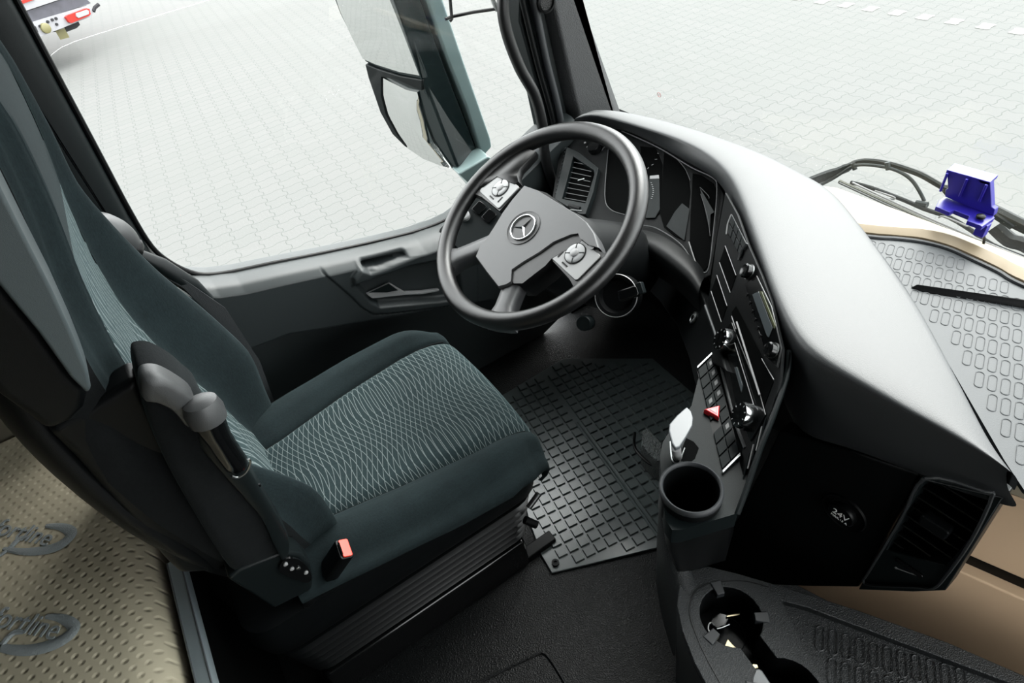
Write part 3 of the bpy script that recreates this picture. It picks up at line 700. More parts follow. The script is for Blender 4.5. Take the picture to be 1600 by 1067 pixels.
# --- belt
belt = empty('seat_belt', at(420, 600, y=.95), 'grey black lap and shoulder belt running down the far side of the backrest', 'seat belt')
def strap(pts, wvec, th=.0016):
    rows = [[Vector(p) - Vector(w_) / 2, Vector(p) + Vector(w_) / 2] for p, w_ in zip(pts, wvec)]
    return MB().loft([[a_, b_, b_ + Vector((0, -th, 0)), a_ + Vector((0, -th, 0))] for a_, b_ in rows])
sp_ = [at(*p_, y=y_) for p_, y_ in [((84, 318), 1.03), ((130, 350), 1.015), ((200, 392), 1.0), ((290, 445), .99), ((345, 490), .98), ((395, 575), .965), ((418, 640), .955)]]
strap(sp_, [(.012, 0, .010)] * 4 + [(.026, 0, .018), (.040, 0, .018), (.042, 0, .012)]).build('shoulder_strap', M['web'], belt, smooth=60)
tg_ = [at(*p_, y=.95) for p_ in [(392, 642), (430, 630), (440, 638), (436, 646), (412, 650), (396, 656)]]
MB().loft([[p + Vector((0, .004, 0)) for p in tg_], tg_]).build('tongue', M['steel'], belt, bevel=.001)
strap([at(404, 652, y=.95), at(398, 700, y=.93)], [(.04, 0, .01)] * 2).build('lap_strap', M['web'], belt)

# ================================================================ steering wheel
WC = Vector((.529, .637, .775)); WA = .5296
wn = Vector((-sin(WA), 0, cos(WA))); wv = Vector((cos(WA), 0, sin(WA)))
TW = frame(WC, wn, wv); TH = TW @ Matrix.Rotation(radians(-5), 4, 'Z')
wheel = empty('steering_wheel', WC, 'large grey four spoke truck steering wheel with a star emblem on its hub', 'steering wheel')
RW = .2085
mb = MB(); rings = []
NS = 96
for i in range(NS):
    th = 2 * pi * i / NS; ring = []
    for j in range(18):
        ph = 2 * pi * j / 18; rr_ = .0165 + .0008 * cos(2 * ph)
        ring.append(TW @ Vector(((RW + rr_ * cos(ph)) * cos(th), (RW + rr_ * cos(ph)) * sin(th), rr_ * 1.08 * sin(ph))))
    rings.append(ring)
rings.append(rings[0]); mb.loft(rings, True, False, False)
mb.build('rim', M['wheel'], wheel, smooth=180)
def wring(poly, hs):
    return [[TH @ Vector((c[0] + (x_ - c[0]) * s_, c[1] + (y_ - c[1]) * s_, h)) for x_, y_ in poly] for h, s_, c in [(h_, s__, (0, -.03)) for h_, s__ in hs]]
def wq(l, h): return [atp(660 + x_ / 3.604, 180 + y_ / 3.604, WC + wn * h, wn) for x_, y_ in l]
def wslab(name, l, h, prof, mat, sm=45):
    P = wq(l, h); c = sum(P, Vector()) / len(P)
    return MB().loft([[c + (p - c) * s_ + wn * dh for p in P] for dh, s_ in prof]).build(name, mat, wheel, smooth=sm)
face_px = [(450, 545), (505, 470), (572, 392), (650, 420), (760, 488), (860, 550), (925, 600), (970, 665), (995, 745), (940, 728), (892, 690), (882, 664), (840, 670), (740, 712), (660, 770), (560, 830), (500, 872), (494, 940), (470, 955), (425, 968), (360, 885), (296, 795), (322, 732), (352, 702), (405, 620)]
wslab('hub_cover', face_px, .008, [(-.050, .97), (-.030, 1.0), (-.004, 1.0), (-.0015, .992), (0, .98)], M['hub'])
fas_px = [(882, 662), (905, 695), (885, 722), (800, 765), (730, 805), (690, 850), (650, 880), (560, 950), (510, 950), (494, 935), (498, 868), (560, 825), (660, 765), (740, 708), (840, 666)]
wslab('hub_fascia', fas_px, .004, [(-.050, .97), (-.030, 1.0), (-.003, 1.0), (0, .975)], M['wheel'])
wslab('hub_wing', [(888, 722), (940, 735), (994, 750), (990, 790), (965, 825), (918, 856), (905, 800)], .000, [(-.03, .9), (-.006, 1.0), (0, .97)], M['hub'])
wslab('spoke_web', [(300, 400), (345, 330), (420, 270), (500, 225), (600, 190), (640, 205), (590, 262), (552, 300), (536, 340), (545, 378), (520, 392), (420, 348), (340, 408)], .003, [(-.018, .92), (-.010, 1.0), (0, 1.0), (.002, .97)], M['wheel'], 70)
# rounded underside of the hub
hubp = [(-.052, .060), (0, .062), (.052, .060), (.085, .050), (.095, .02), (.085, -.022), (.075, -.045), (.075, -.075), (.070, -.098), (.050, -.122), (0, -.128), (-.050, -.122), (-.070, -.098), (-.075, -.075), (-.075, -.045), (-.085, -.022), (-.095, .02), (-.085, .05)]
MB().loft(wring(hubp, [(-.065, .9), (-.055, 1.0), (-.020, 1.0), (-.015, .98)])).build('hub_base', M['black'], wheel, smooth=50)
# side arms with the key pads
for sgn in (-1, 1):
    P = [(.094, .036), (.13, .038), (.165, .040), (.197, .050), (.204, .040), (.206, .020), (.205, -.02), (.202, -.040), (.182, -.034), (.165, -.030), (.13, -.028), (.090, -.026)]
    P = [(sgn * x_, y_ - .004) for x_, y_ in P]
    def ring_(h, s_): return [TH @ Vector((sgn * .15 + (x_ - sgn * .15) * s_, y_ * s_, h)) for x_, y_ in P]
    arm_ = MB().loft([ring_(-.024, .85), ring_(-.016, .98), ring_(-.004, 1.0), ring_(.001, .96)]).build('spoke', M['wheel'], wheel, smooth=50)
    kp = MB().prism(rrect(.086, .060, .006, cx=sgn * .139, cy=.002), .0, .0035, TH).build('key_pad', M['btn'], wheel, bevel=.0015)
    Tk = TH @ Matrix.Translation((sgn * .136, .006, .0035))
    MB().lathe([(.021, 0), (.021, .001), (.0195, .0012)], Tk, 28).build('pad_ring', M['black'], kp)
    MB().lathe([(.0190, 0), (.0190, .0022), (.016, .0036), (.009, .0030)], Tk, 28).build('rocker', M['btnd'], kp)
    MB().lathe([(.0075, .002), (.0075, .005), (.005, .0062)], Tk, 20).build('ok_button', M['btn'], kp)
    MB().prism(rrect(.016, .003, .001, cx=0, cy=-.026), 0, .0008, Tk).build('key_mark', M['black'], kp)
    MB().prism(rrect(.003, .014, .001, cx=-.024 * sgn, cy=-.018), 0, .0008, Tk).build('key_mark', M['black'], kp)
    MB().prism(rrect(.012, .007, .003, cx=.016 * sgn, cy=.026), 0, .0012, Tk).build('small_key', M['btnd'], kp)
    for a0 in (35, 125, 215, 305):
        MB().prism(rrect(.0018, .010, .0006), .0025, .0038, Tk @ Matrix.Rotation(radians(a0), 4, 'Z') @ Matrix.Translation((0, .0145, 0))).build('rocker_gap', M['satin'], kp)
# lower spokes
for sgn in (-1, 1):
    rings = []
    for k in range(7):
        t_ = k / 6; d_ = Vector((sgn * .54, -.84)); c_ = Vector((sgn * .052, -.085)) + d_ * (t_ * .118); p_ = Vector((d_.y, -d_.x)) * -1
        w_ = lerp(.021, .019, min(1, t_ * 2)) + (.016 * sstep(.65, 1.0, t_))
        hh_ = lerp(-.006, -.002, t_)
        rings.append([TH @ Vector((c_.x + p_.x * w_ * a_, c_.y + p_.y * w_ * a_, hh_ + b__)) for a_, b__ in ((-1, -.002), (-.85, .004), (-.3, .006), (.3, .006), (.85, .004), (1, -.002), (1.0, -.024), (.5, -.030), (-.5, -.030), (-1.0, -.024))])
    MB().loft(rings).build('spoke', M['hub'], wheel, smooth=60)
# emblem: ring and three pointed star, in a shallow dish
Te = TH @ Matrix.Translation((0, -.022, .0085))
MB().lathe([(.036, -.002), (.036, .0012), (.033, .0002), (.0305, .0004)], Te, 40).build('emblem_dish', M['wheel'], wheel)
def torus(R, r, T, n=40, m_=10):
    rs = [[T @ Vector(((R + r * cos(2 * pi * j / m_)) * cos(2 * pi * i / n), (R + r * cos(2 * pi * j / m_)) * sin(2 * pi * i / n), r * sin(2 * pi * j / m_))) for j in range(m_)] for i in range(n)]
    return MB().loft(rs + [rs[0]], True, False, False)
em = empty('emblem', WC); em.parent = wheel; em.location = (0, 0, 0)
mb = torus(.0265, .0016, Te @ Matrix.Translation((0, 0, .0025)))
R_ = .0262; r_ = .0032
for k in range(3):
    a0 = radians(90 + 120 * k); tip = Vector((R_ * cos(a0), R_ * sin(a0), .0015))
    l_ = Vector((r_ * cos(a0 + pi / 3), r_ * sin(a0 + pi / 3), .0008)); rr2 = Vector((r_ * cos(a0 - pi / 3), r_ * sin(a0 - pi / 3), .0008)); top = Vector((0, 0, .0042)); bot = Vector((0, 0, 0))
    mb.add([Te @ p for p in (tip, l_, top, rr2, bot)], [(0, 1, 2), (0, 2, 3), (0, 3, 4), (0, 4, 1)])
bpy.data.objects.remove(em)
mb.build('star_emblem', M['chrome'], wheel, smooth=20)
# column and shroud under the wheel
col_ = empty('steering_column', WC - wn * .1, 'black steering column shroud with stalks behind the steering wheel', 'steering column')
TC = frame(WC, wn, wv)
rings = []
for h, w_, v0, v1 in ((-.055, .060, -.06, .05), (-.075, .072, -.08, .075), (-.12, .078, -.085, .09), (-.17, .080, -.075, .12), (-.24, .080, -.05, .16), (-.34, .07, -.02, .17)):
    rings.append([TC @ Vector((w_ * cos(radians(a_)) * (1.0 if abs(cos(radians(a_))) < .9 else 1), (v0 + v1) / 2 + (v1 - v0) / 2 * sin(radians(a_)), h)) for a_ in range(0, 360, 20)])
MB().loft(rings).build('column_shroud', M['dark'], col_, smooth=50)
MB().tube([TC @ Vector((.05, .01, -.085)), TC @ Vector((.13, .03, -.075)), TC @ Vector((.165, .035, -.07))], [.008, .008, .011], 12).build('stalk', M['black'], col_)
MB().tube([TC @ Vector((-.05, .01, -.085)), TC @ Vector((-.13, .03, -.075)), TC @ Vector((-.17, .035, -.07))], [.008, .008, .011], 12).build('stalk', M['black'], col_)

# ================================================================ dashboard
from mathutils.geometry import tessellate_polygon
def plate_holes(mb, outer, holes, T, h0, h1):
    """flat plate with round openings; T maps local (x, y, h) to the cab"""
    loops = [outer] + holes
    flat = [p for l in loops for p in l]
    tris = tessellate_polygon([[Vector((p[0], p[1], 0)) for p in l] for l in loops])
    n = len(flat)
    vs = [T @ Vector((p[0], p[1], h1)) for p in flat] + [T @ Vector((p[0], p[1], h0)) for p in flat]
    fs = [tuple(t) for t in tris] + [tuple(i + n for i in reversed(t)) for t in tris]
    o = 0
    for l in loops:
        k = len(l)
        for i in range(k):
            j = (i + 1) % k; fs.append((o + i, o + j, o + j + n, o + i + n))
        o += k
    return mb.add(vs, fs)
def circ(cx, cy, r, n=40): return [(cx + r * cos(2 * pi * i / n), cy + r * sin(2 * pi * i / n)) for i in range(n)]
dash = empty('dashboard', (.8, .4, .55), 'wrap-around dark grey dashboard with a broad pad top, centre controls and cup holder', 'dashboard')
D = dash
FO = at(1577, 772, x=.643); FD = Vector((.014, -.25, 0)).normalized(); FN = Vector((FD.y, -FD.x, 0))
if FN.x > 0: FN = -FN
def fp(px, py, off=0): return atp(px, py, FO + FN * off, FN)
ZP = .75
Rp = [(897, 188), (925, 178), (995, 199), (1061, 219), (1108, 244), (1133, 268), (1152, 294), (1180, 375), (1207, 460), (1240, 541), (1300, 579), (1356, 609), (1412, 642), (1469, 672), (1535, 713), (1572, 738)]
Fp = [(935, 171), (970, 172), (1050, 190), (1115, 210), (1169, 229), (1212, 246), (1258, 271), (1300, 292), (1330, 328), (1362, 370), (1424, 451), (1472, 537), (1517, 620), (1555, 699), (1582, 738), (1591, 753)]
Up = [(903, 198), (930, 194), (978, 204), (1030, 231), (1080, 261), (1110, 276), (1133, 302), (1166, 380), (1198, 460), (1217, 676), (1289, 697), (1330, 708), (1385, 727), (1440, 745), (1530, 765), (1577, 772)]
rows = []
for i, (r_, f_, u_) in enumerate(zip(Rp, Fp, Up)):
    R3 = at(*r_, z=ZP - .004); F3 = at(*f_, z=ZP - .002)
    if i <= 8: U3 = at(*u_, z=ZP - .045)
    else: U3 = fp(*u_, .002)
    dirF = (F3 - R3); dl = dirF.length; dn = dirF.normalized()
    inn = dirF.copy(); inn.z = 0; inn.normalize()
    if i <= 8: head = [U3 + inn * .030 + Vector((0, 0, -.010)), U3, (U3 + R3) / 2 + Vector((0, 0, .004)) - inn * .004]
    else: head = [U3 + inn * .02 + Vector((0, 0, -.004)), U3, lerp(U3, R3, .5) - inn * .002]
    row = head + [R3, R3 + dirF * .035 + Vector((0, 0, .004)), R3 + dirF * .35 + Vector((0, 0, .006)), R3 + dirF * .7 + Vector((0, 0, .004)), F3 - dn * min(.012, dl * .15) + Vector((0, 0, .002)), F3, F3 + Vector((0, 0, -.05 if i < 14 else -.012)) + dn * .002, F3 + Vector((0, 0, -.16 if i <= 8 else (-.055 if i < 14 else -.016))) + dn * .002]
    rows.append(row)
pad = MB().grid(rows).build('pad_top', M['pad'], D, sub=2, smooth=180)
tag(pad, 'broad dark grey grained top pad')

# --- passenger side shelf with the grey ribbed mat
ZM = .702
matp = [(1300, 364), (1368, 370), (1440, 377), (1482, 388), (1520, 405), (1560, 424), (1600, 446), (1760, 510), (2200, 690), (2100, 1100), (1700, 850), (1600, 765), (1570, 720), (1460, 530)]
shelf = empty('shelf_mat', at(1550, 560, z=ZM), 'grey ribbed anti-slip mat lying in the open shelf of the dashboard', 'mat')
mp3 = [at(*p, z=ZM) for p in matp]
M['matg'] = plastic('grey_mat_rubber', (0.024, 0.028, 0.031), 0.5, 900, 0.15, 0.35)
MB().loft([[p - Vector((0, 0, .006)) for p in mp3], mp3]).build('mat_sheet', M['matg'], shelf)
O_ = at(1484, 549, z=ZM); er = at(1503, 554, z=ZM) - O_; ec = at(1501.5, 582, z=ZM) - O_
def caps(mb, c, ax, ay, wl_, r, tr, z):
    """raised outline of a long pill: half length wl_ along ay, radius r along ax"""
    pts = []
    for k in range(13): a_ = pi * k / 12; pts.append(c + ay * wl_ + ax * (r * cos(a_)) + ay * (r * sin(a_)))
    for k in range(13): a_ = pi + pi * k / 12; pts.append(c - ay * wl_ + ax * (r * cos(a_)) + ay * (r * sin(a_)))
    n = len(pts); rings = []
    for k in range(n + 1):
        p = pts[k % n]; nx = (p - c); nx.z = 0; nx.normalize()
        rings.append([p + nx * tr, p + Vector((0, 0, tr * .9)), p - nx * tr])
    mb.loft(rings, closed=False)
mb = MB(); ax = er.normalized(); ay = (ec - ax * ec.dot(ax)).normalized()
poly2 = [(p.x, p.y) for p in mp3]
for j in range(-7, 16):
    for i in range(-26, 26):
        c = O_ + er * (i + .35) + ec * (j + .1)
        if sdf(poly2, c.x, c.y) > -.020: continue
        caps(mb, c + Vector((0, 0, .0002)), ax, ay, ec.length * .26, er.length * .33, .0011, ZM)
mb.build('mat_ribs', M['matg'], shelf, smooth=180)
# black lip across the mat
w0 = [at(1421, 449, z=ZM), at(1433, 443, z=ZM + .01), at(1605, 467, z=ZM + .014), at(1800, 497, z=ZM + .014), at(1800, 520, z=ZM), at(1605, 482, z=ZM), at(1440, 457, z=ZM)]
lip = MB().loft([w0, [p + Vector((.0, 0, -.008)) for p in w0]]).build('divider_lip', M['black'], shelf, bevel=.003)
# seal, beige lip and cream windscreen trim
inner = cr([at(*p, z=.703) for p in [(1230, 350), (1310, 364), (1368, 371), (1400, 373), (1440, 378), (1482, 389), (1520, 406), (1560, 425), (1600, 447), (1760, 511), (2200, 692)]], 5)
MB().tube(inner, .0042, 8).build('mat_seal', M['seal'], shelf)
lip0 = cr([at(*p, z=.707) for p in [(1230, 343), (1310, 357), (1364, 364), (1400, 367), (1440, 371), (1482, 382), (1520, 398), (1560, 417), (1600, 438), (1760, 500), (2200, 676)]], 5)
lip1 = cr([at(*p, z=.713) for p in [(1230, 332), (1305, 346), (1356, 353), (1400, 357), (1440, 360), (1482, 369), (1520, 384), (1560, 402), (1600, 422), (1760, 486), (2200, 660)]], 5)
tw_ = empty('windscreen_ledge', at(1450, 350, z=.69), 'cream plastic ledge along the bottom of the windscreen', 'trim'); 
def wy(p): return Vector((1.20 - .07 * (p.y / 1.1) ** 2, p.y - .005, .655))
rows = [[p0 + Vector((0, 0, -.012)), p0, lerp(p0, p1, .85), p1 + Vector((.004, 0, .001))] for p0, p1 in zip(lip0, lip1)]
MB().grid(rows).build('beige_lip', M['creamd'], tw_, smooth=50)
rows = []
for p1 in lip1:
    q_ = wy(p1 + Vector((0, .05, 0))); rows.append([p1 + Vector((.004, 0, .001)), lerp(p1, q_, .3) + Vector((0, 0, .004)), lerp(p1, q_, .7) + Vector((0, 0, .003)), q_, q_ + Vector((.0, 0, -.03))])
# carry the ledge on behind the dashboard pad to the driver's side
pre = [[p + Vector((0, .10 * k, -.028 * k)) for p in rows[0]] for k in (4, 2, 1)]
MB().grid(pre + rows).build('ledge_top', M['cream'], tw_, smooth=60)

# --- face panel with 24V socket, and vent
def wallpoly(name, pts, off, depth, mat, parent=D, bevel=.004, segs=2):
    P = [fp(x_, y_, off) for x_, y_ in pts]
    return MB().loft([[p - FN * depth for p in P], P]).build(name, mat, parent, bevel=bevel, segs=segs)
wallpoly('side_panel', [(1217, 672), (1289, 695), (1330, 706), (1385, 725), (1438, 742), (1340, 918), (1270, 917), (1200, 914), (1140, 905), (1085, 890), (1075, 880), (1120, 820), (1155, 805), (1165, 780), (1190, 730)], 0, .03, M['dark'])
# vent housing with a real opening
TF = frame(FO, FN, (0, 0, 1))
def loc(px, py, off=0):
    p = TF.inverted() @ fp(px, py, off); return (p.x, p.y)
def c7(l): return [(1000 + x / 2.667, 700 + y / 2.667) for x, y in l]
vo = [loc(*p) for p in [(1441, 744), (1530, 765), (1572, 774), (1524, 850), (1480, 919), (1430, 921), (1344, 918), (1385, 845)]]
vi = [loc(*p) for p in c7([(1195, 130), (1440, 185), (1462, 200), (1465, 225), (1380, 370), (1285, 480), (1040, 415), (1120, 260)])]
mb = MB(); plate_holes(mb, vo, [vi], TF, -.0265, .006)
vh = mb.build('vent_housing', M['satin'], D, bevel=.002)
mb = MB(); cvy = sum(p[1] for p in vi) / len(vi); cvx_ = sum(p[0] for p in vi) / len(vi); mb.prism([(cvx_ + (p[0] - cvx_) * 1.12, cvy + (p[1] - cvy) * 1.12) for p in vi], -.031, -.0264, TF)
mb.build('vent_back', M['void'], vh)
cvx = sum(p[0] for p in vi) / len(vi); ymin = min(p[1] for p in vi); ymax = max(p[1] for p in vi)
def xspan(poly, y):
    xs_ = []
    for (x0, y0), (x1, y1) in zip(poly, poly[1:] + poly[:1]):
        if (y0 > y) != (y1 > y): xs_.append(x0 + (x1 - x0) * (y - y0) / (y1 - y0))
    return (min(xs_), max(xs_)) if len(xs_) > 1 else None
for k in range(9):
    y = ymin + (ymax - ymin) * (k + .5) / 9; s_ = xspan(vi, y)
    if not s_: continue
    MB().box(TF @ Vector(((s_[0] + s_[1]) / 2, y, -.008)), (s_[1] - s_[0], .0022, .014), TF.to_3x3() @ Matrix.Rotation(radians(-28), 3, 'X')).build('slat', M['black'], vh)
tbp = loc(1465, 817); MB().prism(rrect(.036, .020, .004, cx=tbp[0], cy=tbp[1]), -.004, .012, TF).build('vent_tab', M['dark'], vh, bevel=.003)
# rim round the vent and lower thumb wheel panel
rimp = cr([fp(*p, .009) for p in c7([(1190, 128), (1440, 183), (1466, 205), (1380, 385), (1265, 545), (1215, 585), (1150, 580), (960, 572), (930, 550), (950, 520), (1090, 290)])], 4, True)
MB().tube(rimp + [rimp[0]], .0022, 6, False).build('vent_rim', M['pad'], vh)
lw_ = loc(1425, 882); T2 = TF @ Matrix.Translation((lw_[0], lw_[1], .006))
MB().prism(rrect(.040, .009, .004), 0, .0035, T2 @ Matrix.Rotation(radians(3), 4, 'Z')).build('thumb_wheel', M['gloss'], vh, bevel=.001)
lp0 = loc(1404, 883); lp1 = loc(1441, 896)
MB().tube([TF @ Vector((lp0[0], lp0[1], .0068)), TF @ Vector((lp1[0], lp1[1], .0068))], .0009, 6).build('flow_mark', M['btnd'], vh)
for p_, r_ in ((lp0, .002), (lp1, .0024)): MB().lathe([(r_, .006), (r_, .0072)], TF @ Matrix.Translation((p_[0], p_[1], 0)), 12).build('flow_mark', M['btnd'], vh)
# 24 V socket
ls = loc(1319, 800); T3 = TF @ Matrix.Translation((ls[0], ls[1], 0))
so = MB().lathe([(.0, .0005), (.027, .0005), (.031, .0008), (.034, .003), (.0355, 0), (.034, -.004)], T3, 40, False, True).build('socket_ring', M['dark'], D)
sc_ = MB().lathe([(.021, 0), (.021, .008), (.019, .0105), (.012, .0112)], T3, 36).build('socket_cap', M['black'], so)
text_part('socket_text', '24V', .0165, T3 @ Matrix.Translation((-.0, .003, .0114)), M['white'], sc_)
text_part('socket_text', 'MAX.15 A', .0062, T3 @ Matrix.Translation((0, -.0075, .0114)), M['white'], sc_)

# --- passenger side lower dash in tan
TO = at(1519, 871, x=.76); TDr = Vector((.34, -.94, 0)).normalized(); TN = Vector((-.94, -.34, 0)).normalized()
def tp(px, py, off=0): return atp(px, py, TO + TN * off, TN)
glove = empty('passenger_dash_front', TO, 'tan plastic dashboard front on the passenger side with a black recessed band', 'dashboard front')
def vq(s0, s1, z0, z1, off, th, name, mat, bev=.004):
    P = [Vector((TO.x, TO.y, 0)) + TDr * s_ + TN * off + Vector((0, 0, z_)) for s_, z_ in ((s0, z0), (s1, z0), (s1, z1), (s0, z1))]
    return MB().loft([[p - TN * th for p in P], P]).build(name, mat, glove, bevel=bev)
zb1 = TO.z; zb0 = atp(1500, 893, TO, TN).z
vq(-.30, .95, .10, zb0, 0, .05, 'lower_panel', M['tan'])
vq(-.02, .95, zb0, zb1, -.018, .03, 'recess_band', M['black'])
zt0 = atp(1592, 778, TO, TN).z; zt1 = zt0 + .020
vq(-.02, .95, zb1, zt0, 0, .05, 'upper_panel', M['tan'])
vq(-.03, .95, zt0 + .0005, zt1, .002, .06, 'top_edge', M['cream'], .006)

# --- centre console: plate with cup holder
ZC = .60
def P2(l, z=ZC): return [(lambda p: (p.x, p.y))(at(a_, b_, z=z)) for a_, b_ in l]
outl = P2([(1113, 553), (1100, 568), (1090, 595), (1080, 635), (1052, 665), (1036, 690), (1031, 712), (1034, 770), (1040, 812), (1050, 828), (1064, 828), (1152, 802), (1168, 745), (1172, 712), (1158, 690), (1142, 630), (1124, 562)])
cup_c = at(1080, 763, z=ZC + .018); ID = Matrix.Identity(4)
mb = MB(); plate_holes(mb, outl, [circ(cup_c.x, cup_c.y, .040)], ID, ZC - .035, ZC)
cplate = mb.build('console_plate', M['console'], D, bevel=.003)
cent = Vector((sum(p[0] for p in outl) / len(outl), sum(p[1] for p in outl) / len(outl), 0))
def sc(l, k, z): return [Vector((cent.x + (p[0] - cent.x) * k, cent.y + (p[1] - cent.y) * k, z)) for p in l]
MB().loft([sc(outl, .97, ZC - .036), sc(outl, .93, ZC - .08), [v + Vector((.02, 0, 0)) for v in sc(outl, .85, .402)]], True, False, False).build('console_body', M['black'], D, smooth=60)
Tc = Matrix.Translation((cup_c.x, cup_c.y, ZC))
cup = MB().lathe([(.0445, -.03), (.0445, .006), (.0455, .016), (.0445, .020), (.0405, .020), (.0390, .014), (.0375, -.055), (.0, -.057)], Tc, 56, False, False).build('cup_holder', M['black'], D, smooth=35)
MB().lathe([(.0458, .015), (.0452, .0205), (.0425, .0225), (.0398, .0205), (.0395, .014)], Tc, 56, False, False).build('cup_ring', M['seal'], cup, smooth=60)
# gear selector
gs = [at(x_, y_, z=.652) for x_, y_ in [(1073, 635), (1080, 642), (1083, 652), (1082, 664), (1072, 682), (1062, 697), (1055, 700), (1050, 692), (1045, 672), (1046, 662), (1058, 648)]]
sl = MB().loft([[p + Vector((0, 0, -.008)) for p in gs], gs]).build('selector_lever', M['key'], D, bevel=.002, segs=3)
MB().tube([at(1056, 700, z=.640), at(1058, 712, z=.61), at(1060, 716, z=.585)], .007, 10).build('selector_stem', M['btn'], sl)
sr = cr([at(x_, y_, z=ZC + .001) for x_, y_ in [(1047, 690), (1049, 712), (1053, 722), (1060, 724), (1064, 716), (1070, 700)]], 4)
MB().tube(sr, .0012, 6).build('selector_slot_trim', M['steel'], sl)
hp_ = [at(x_, y_, z=ZC + .0006) for x_, y_ in [(1064, 718), (1066, 700), (1072, 684), (1084, 690), (1092, 700), (1086, 716), (1074, 726)]]
MB().loft([[p - Vector((0, 0, .0004)) for p in hp_], hp_]).build('selector_well', M['void'], sl)
# two columns of keys
KQ = [at(x_, y_, z=z_) for x_, y_, z_ in ((1090, 579, ZC + .001), (1115, 555, ZC + .006), (1155, 708, ZC + .006), (1128, 735, ZC + .001))]   # far left, far right, near right, near left
def kq(u, v, h=0): return KQ[0].lerp(KQ[1], u).lerp(KQ[3].lerp(KQ[2], u), v) + Vector((0, 0, h))
def kslab(name, u0, u1, v0, v1, h0, h1, mat, parent, bv=.0006):
    P = [kq(u0, v0, h1), kq(u1, v0, h1), kq(u1, v1, h1), kq(u0, v1, h1)]
    return MB().loft([[p - Vector((0, 0, h1 - h0)) for p in P], P]).build(name, mat, parent, bevel=bv)
kb = kslab('key_bank', -.03, 1.03, -.01, 1.01, -.008, -.001, M['black'], D)
NK = 9
for c_ in (0, 1):
    for r_ in range(NK):
        if r_ == 5 and c_ == 0: continue
        u0, u1 = (.02, .49) if c_ == 0 else (.52, .98)
        k_ = kslab('key', u0, u1, r_ / NK + .006, (r_ + 1) / NK - .006, -.003, .0025, M['console'], kb)
        if (c_ == 1 and r_ in (0, 1, 2, 3, 6)) or (c_ == 0 and r_ == 3):
            um = (u0 + u1) / 2; kslab('key_symbol', um - .09, um + .09, (r_ + .32) / NK, (r_ + .68) / NK, .0024, .0028, M['sym'], k_, 0)
kslab('end_cap', -.02, 1.02, -.035, -.008, -.004, .0045, M['steel'], kb, .001)
kslab('end_cap', -.02, 1.02, 1.008, 1.035, -.004, .0045, M['steel'], kb, .001)
TK = frame(KQ[0], (0, 0, 1), KQ[3] - KQ[0])
hc = TK.inverted() @ at(1116, 641, z=ZC + .01)
def tri3(r_, h): return [TK @ Vector((hc.x + r_ * cos(radians(a_)), hc.y + r_ * sin(radians(a_)), h)) for a_ in (-60 + 0, 60, 180)]
a_dir = TK.inverted().to_3x3() @ (at(1128, 629, z=ZC) - at(1116, 641, z=ZC)); ang0 = math.degrees(math.atan2(a_dir.y, a_dir.x))
def tri3(r_, h): return [TK @ Vector((hc.x + r_ * cos(radians(ang0 + a_)), hc.y + r_ * sin(radians(ang0 + a_)), h)) for a_ in (0, 120, 240)]
hz = MB().loft([tri3(.0165, -.004), tri3(.0165, .006), tri3(.0145, .009)]).build('hazard_button', M['red'], D, bevel=.0015)
def tube_loop(pts, r): return MB().tube(pts + [pts[0]], r, 6, False)
MB().loft([tri3(.0085, .0088), tri3(.0085, .0094)]).build('hazard_symbol', M['pink'], hz)
MB().loft([tri3(.0062, .0094), tri3(.0062, .0097)]).build('hazard_symbol', M['red'], hz)

# --- stack face with radio, climate and slots
SA = at(1108, 474, z=.625); SB = at(1160, 700, z=.612); SC_ = at(1213, 560, z=.715)
SN = (SB - SA).cross(SC_ - SA).normalized()
if SN.dot(CAM - SA) < 0: SN = -SN
def sp3(px, py, off=0): return atp(px, py, SA + SN * off, SN)
def slab_s(name, pts, o0, o1, mat, parent=D, bevel=.0015):
    q0 = [sp3(x_, y_, o1) for x_, y_ in pts]
    return MB().loft([[p - SN * (o1 - o0) for p in q0], q0]).build(name, mat, parent, bevel=bevel)
face = slab_s('control_panel', [(1133, 300), (1152, 335), (1168, 380), (1190, 430), (1205, 470), (1222, 545), (1219, 590), (1206, 640), (1190, 680), (1172, 715), (1160, 745), (1152, 790), (1150, 740), (1160, 700), (1144, 640), (1130, 575), (1118, 520), (1105, 474), (1112, 430), (1120, 370)], -.006, 0, M['dark'])
for p_ in ([(1102, 478), (1110, 500), (1120, 530), (1128, 575), (1138, 615), (1150, 660), (1165, 700)],):
    pts = cr([sp3(x_, y_, -.001) for x_, y_ in p_], 5)
    MB().tube(pts, .0035, 8).build('edge_strip', M['pad'], face)
slab_s('storage_slot', [(1143, 488), (1150, 478), (1192, 560), (1208, 596), (1188, 650), (1180, 648)], 0, .0012, M['void'], face, 0)
for quad_ in ([(1133, 384), (1150, 430), (1141, 457), (1124, 410)], [(1120, 430), (1136, 478), (1127, 503), (1111, 455)]):
    s_ = slab_s('key_slot', quad_, 0, .0012, M['void'], face, 0)
    for a_, b_ in ((0, 1), (3, 2)): MB().tube([sp3(*quad_[a_], .002), sp3(*quad_[b_], .002)], .0007, 5).build('slot_edge', M['btn'], s_)
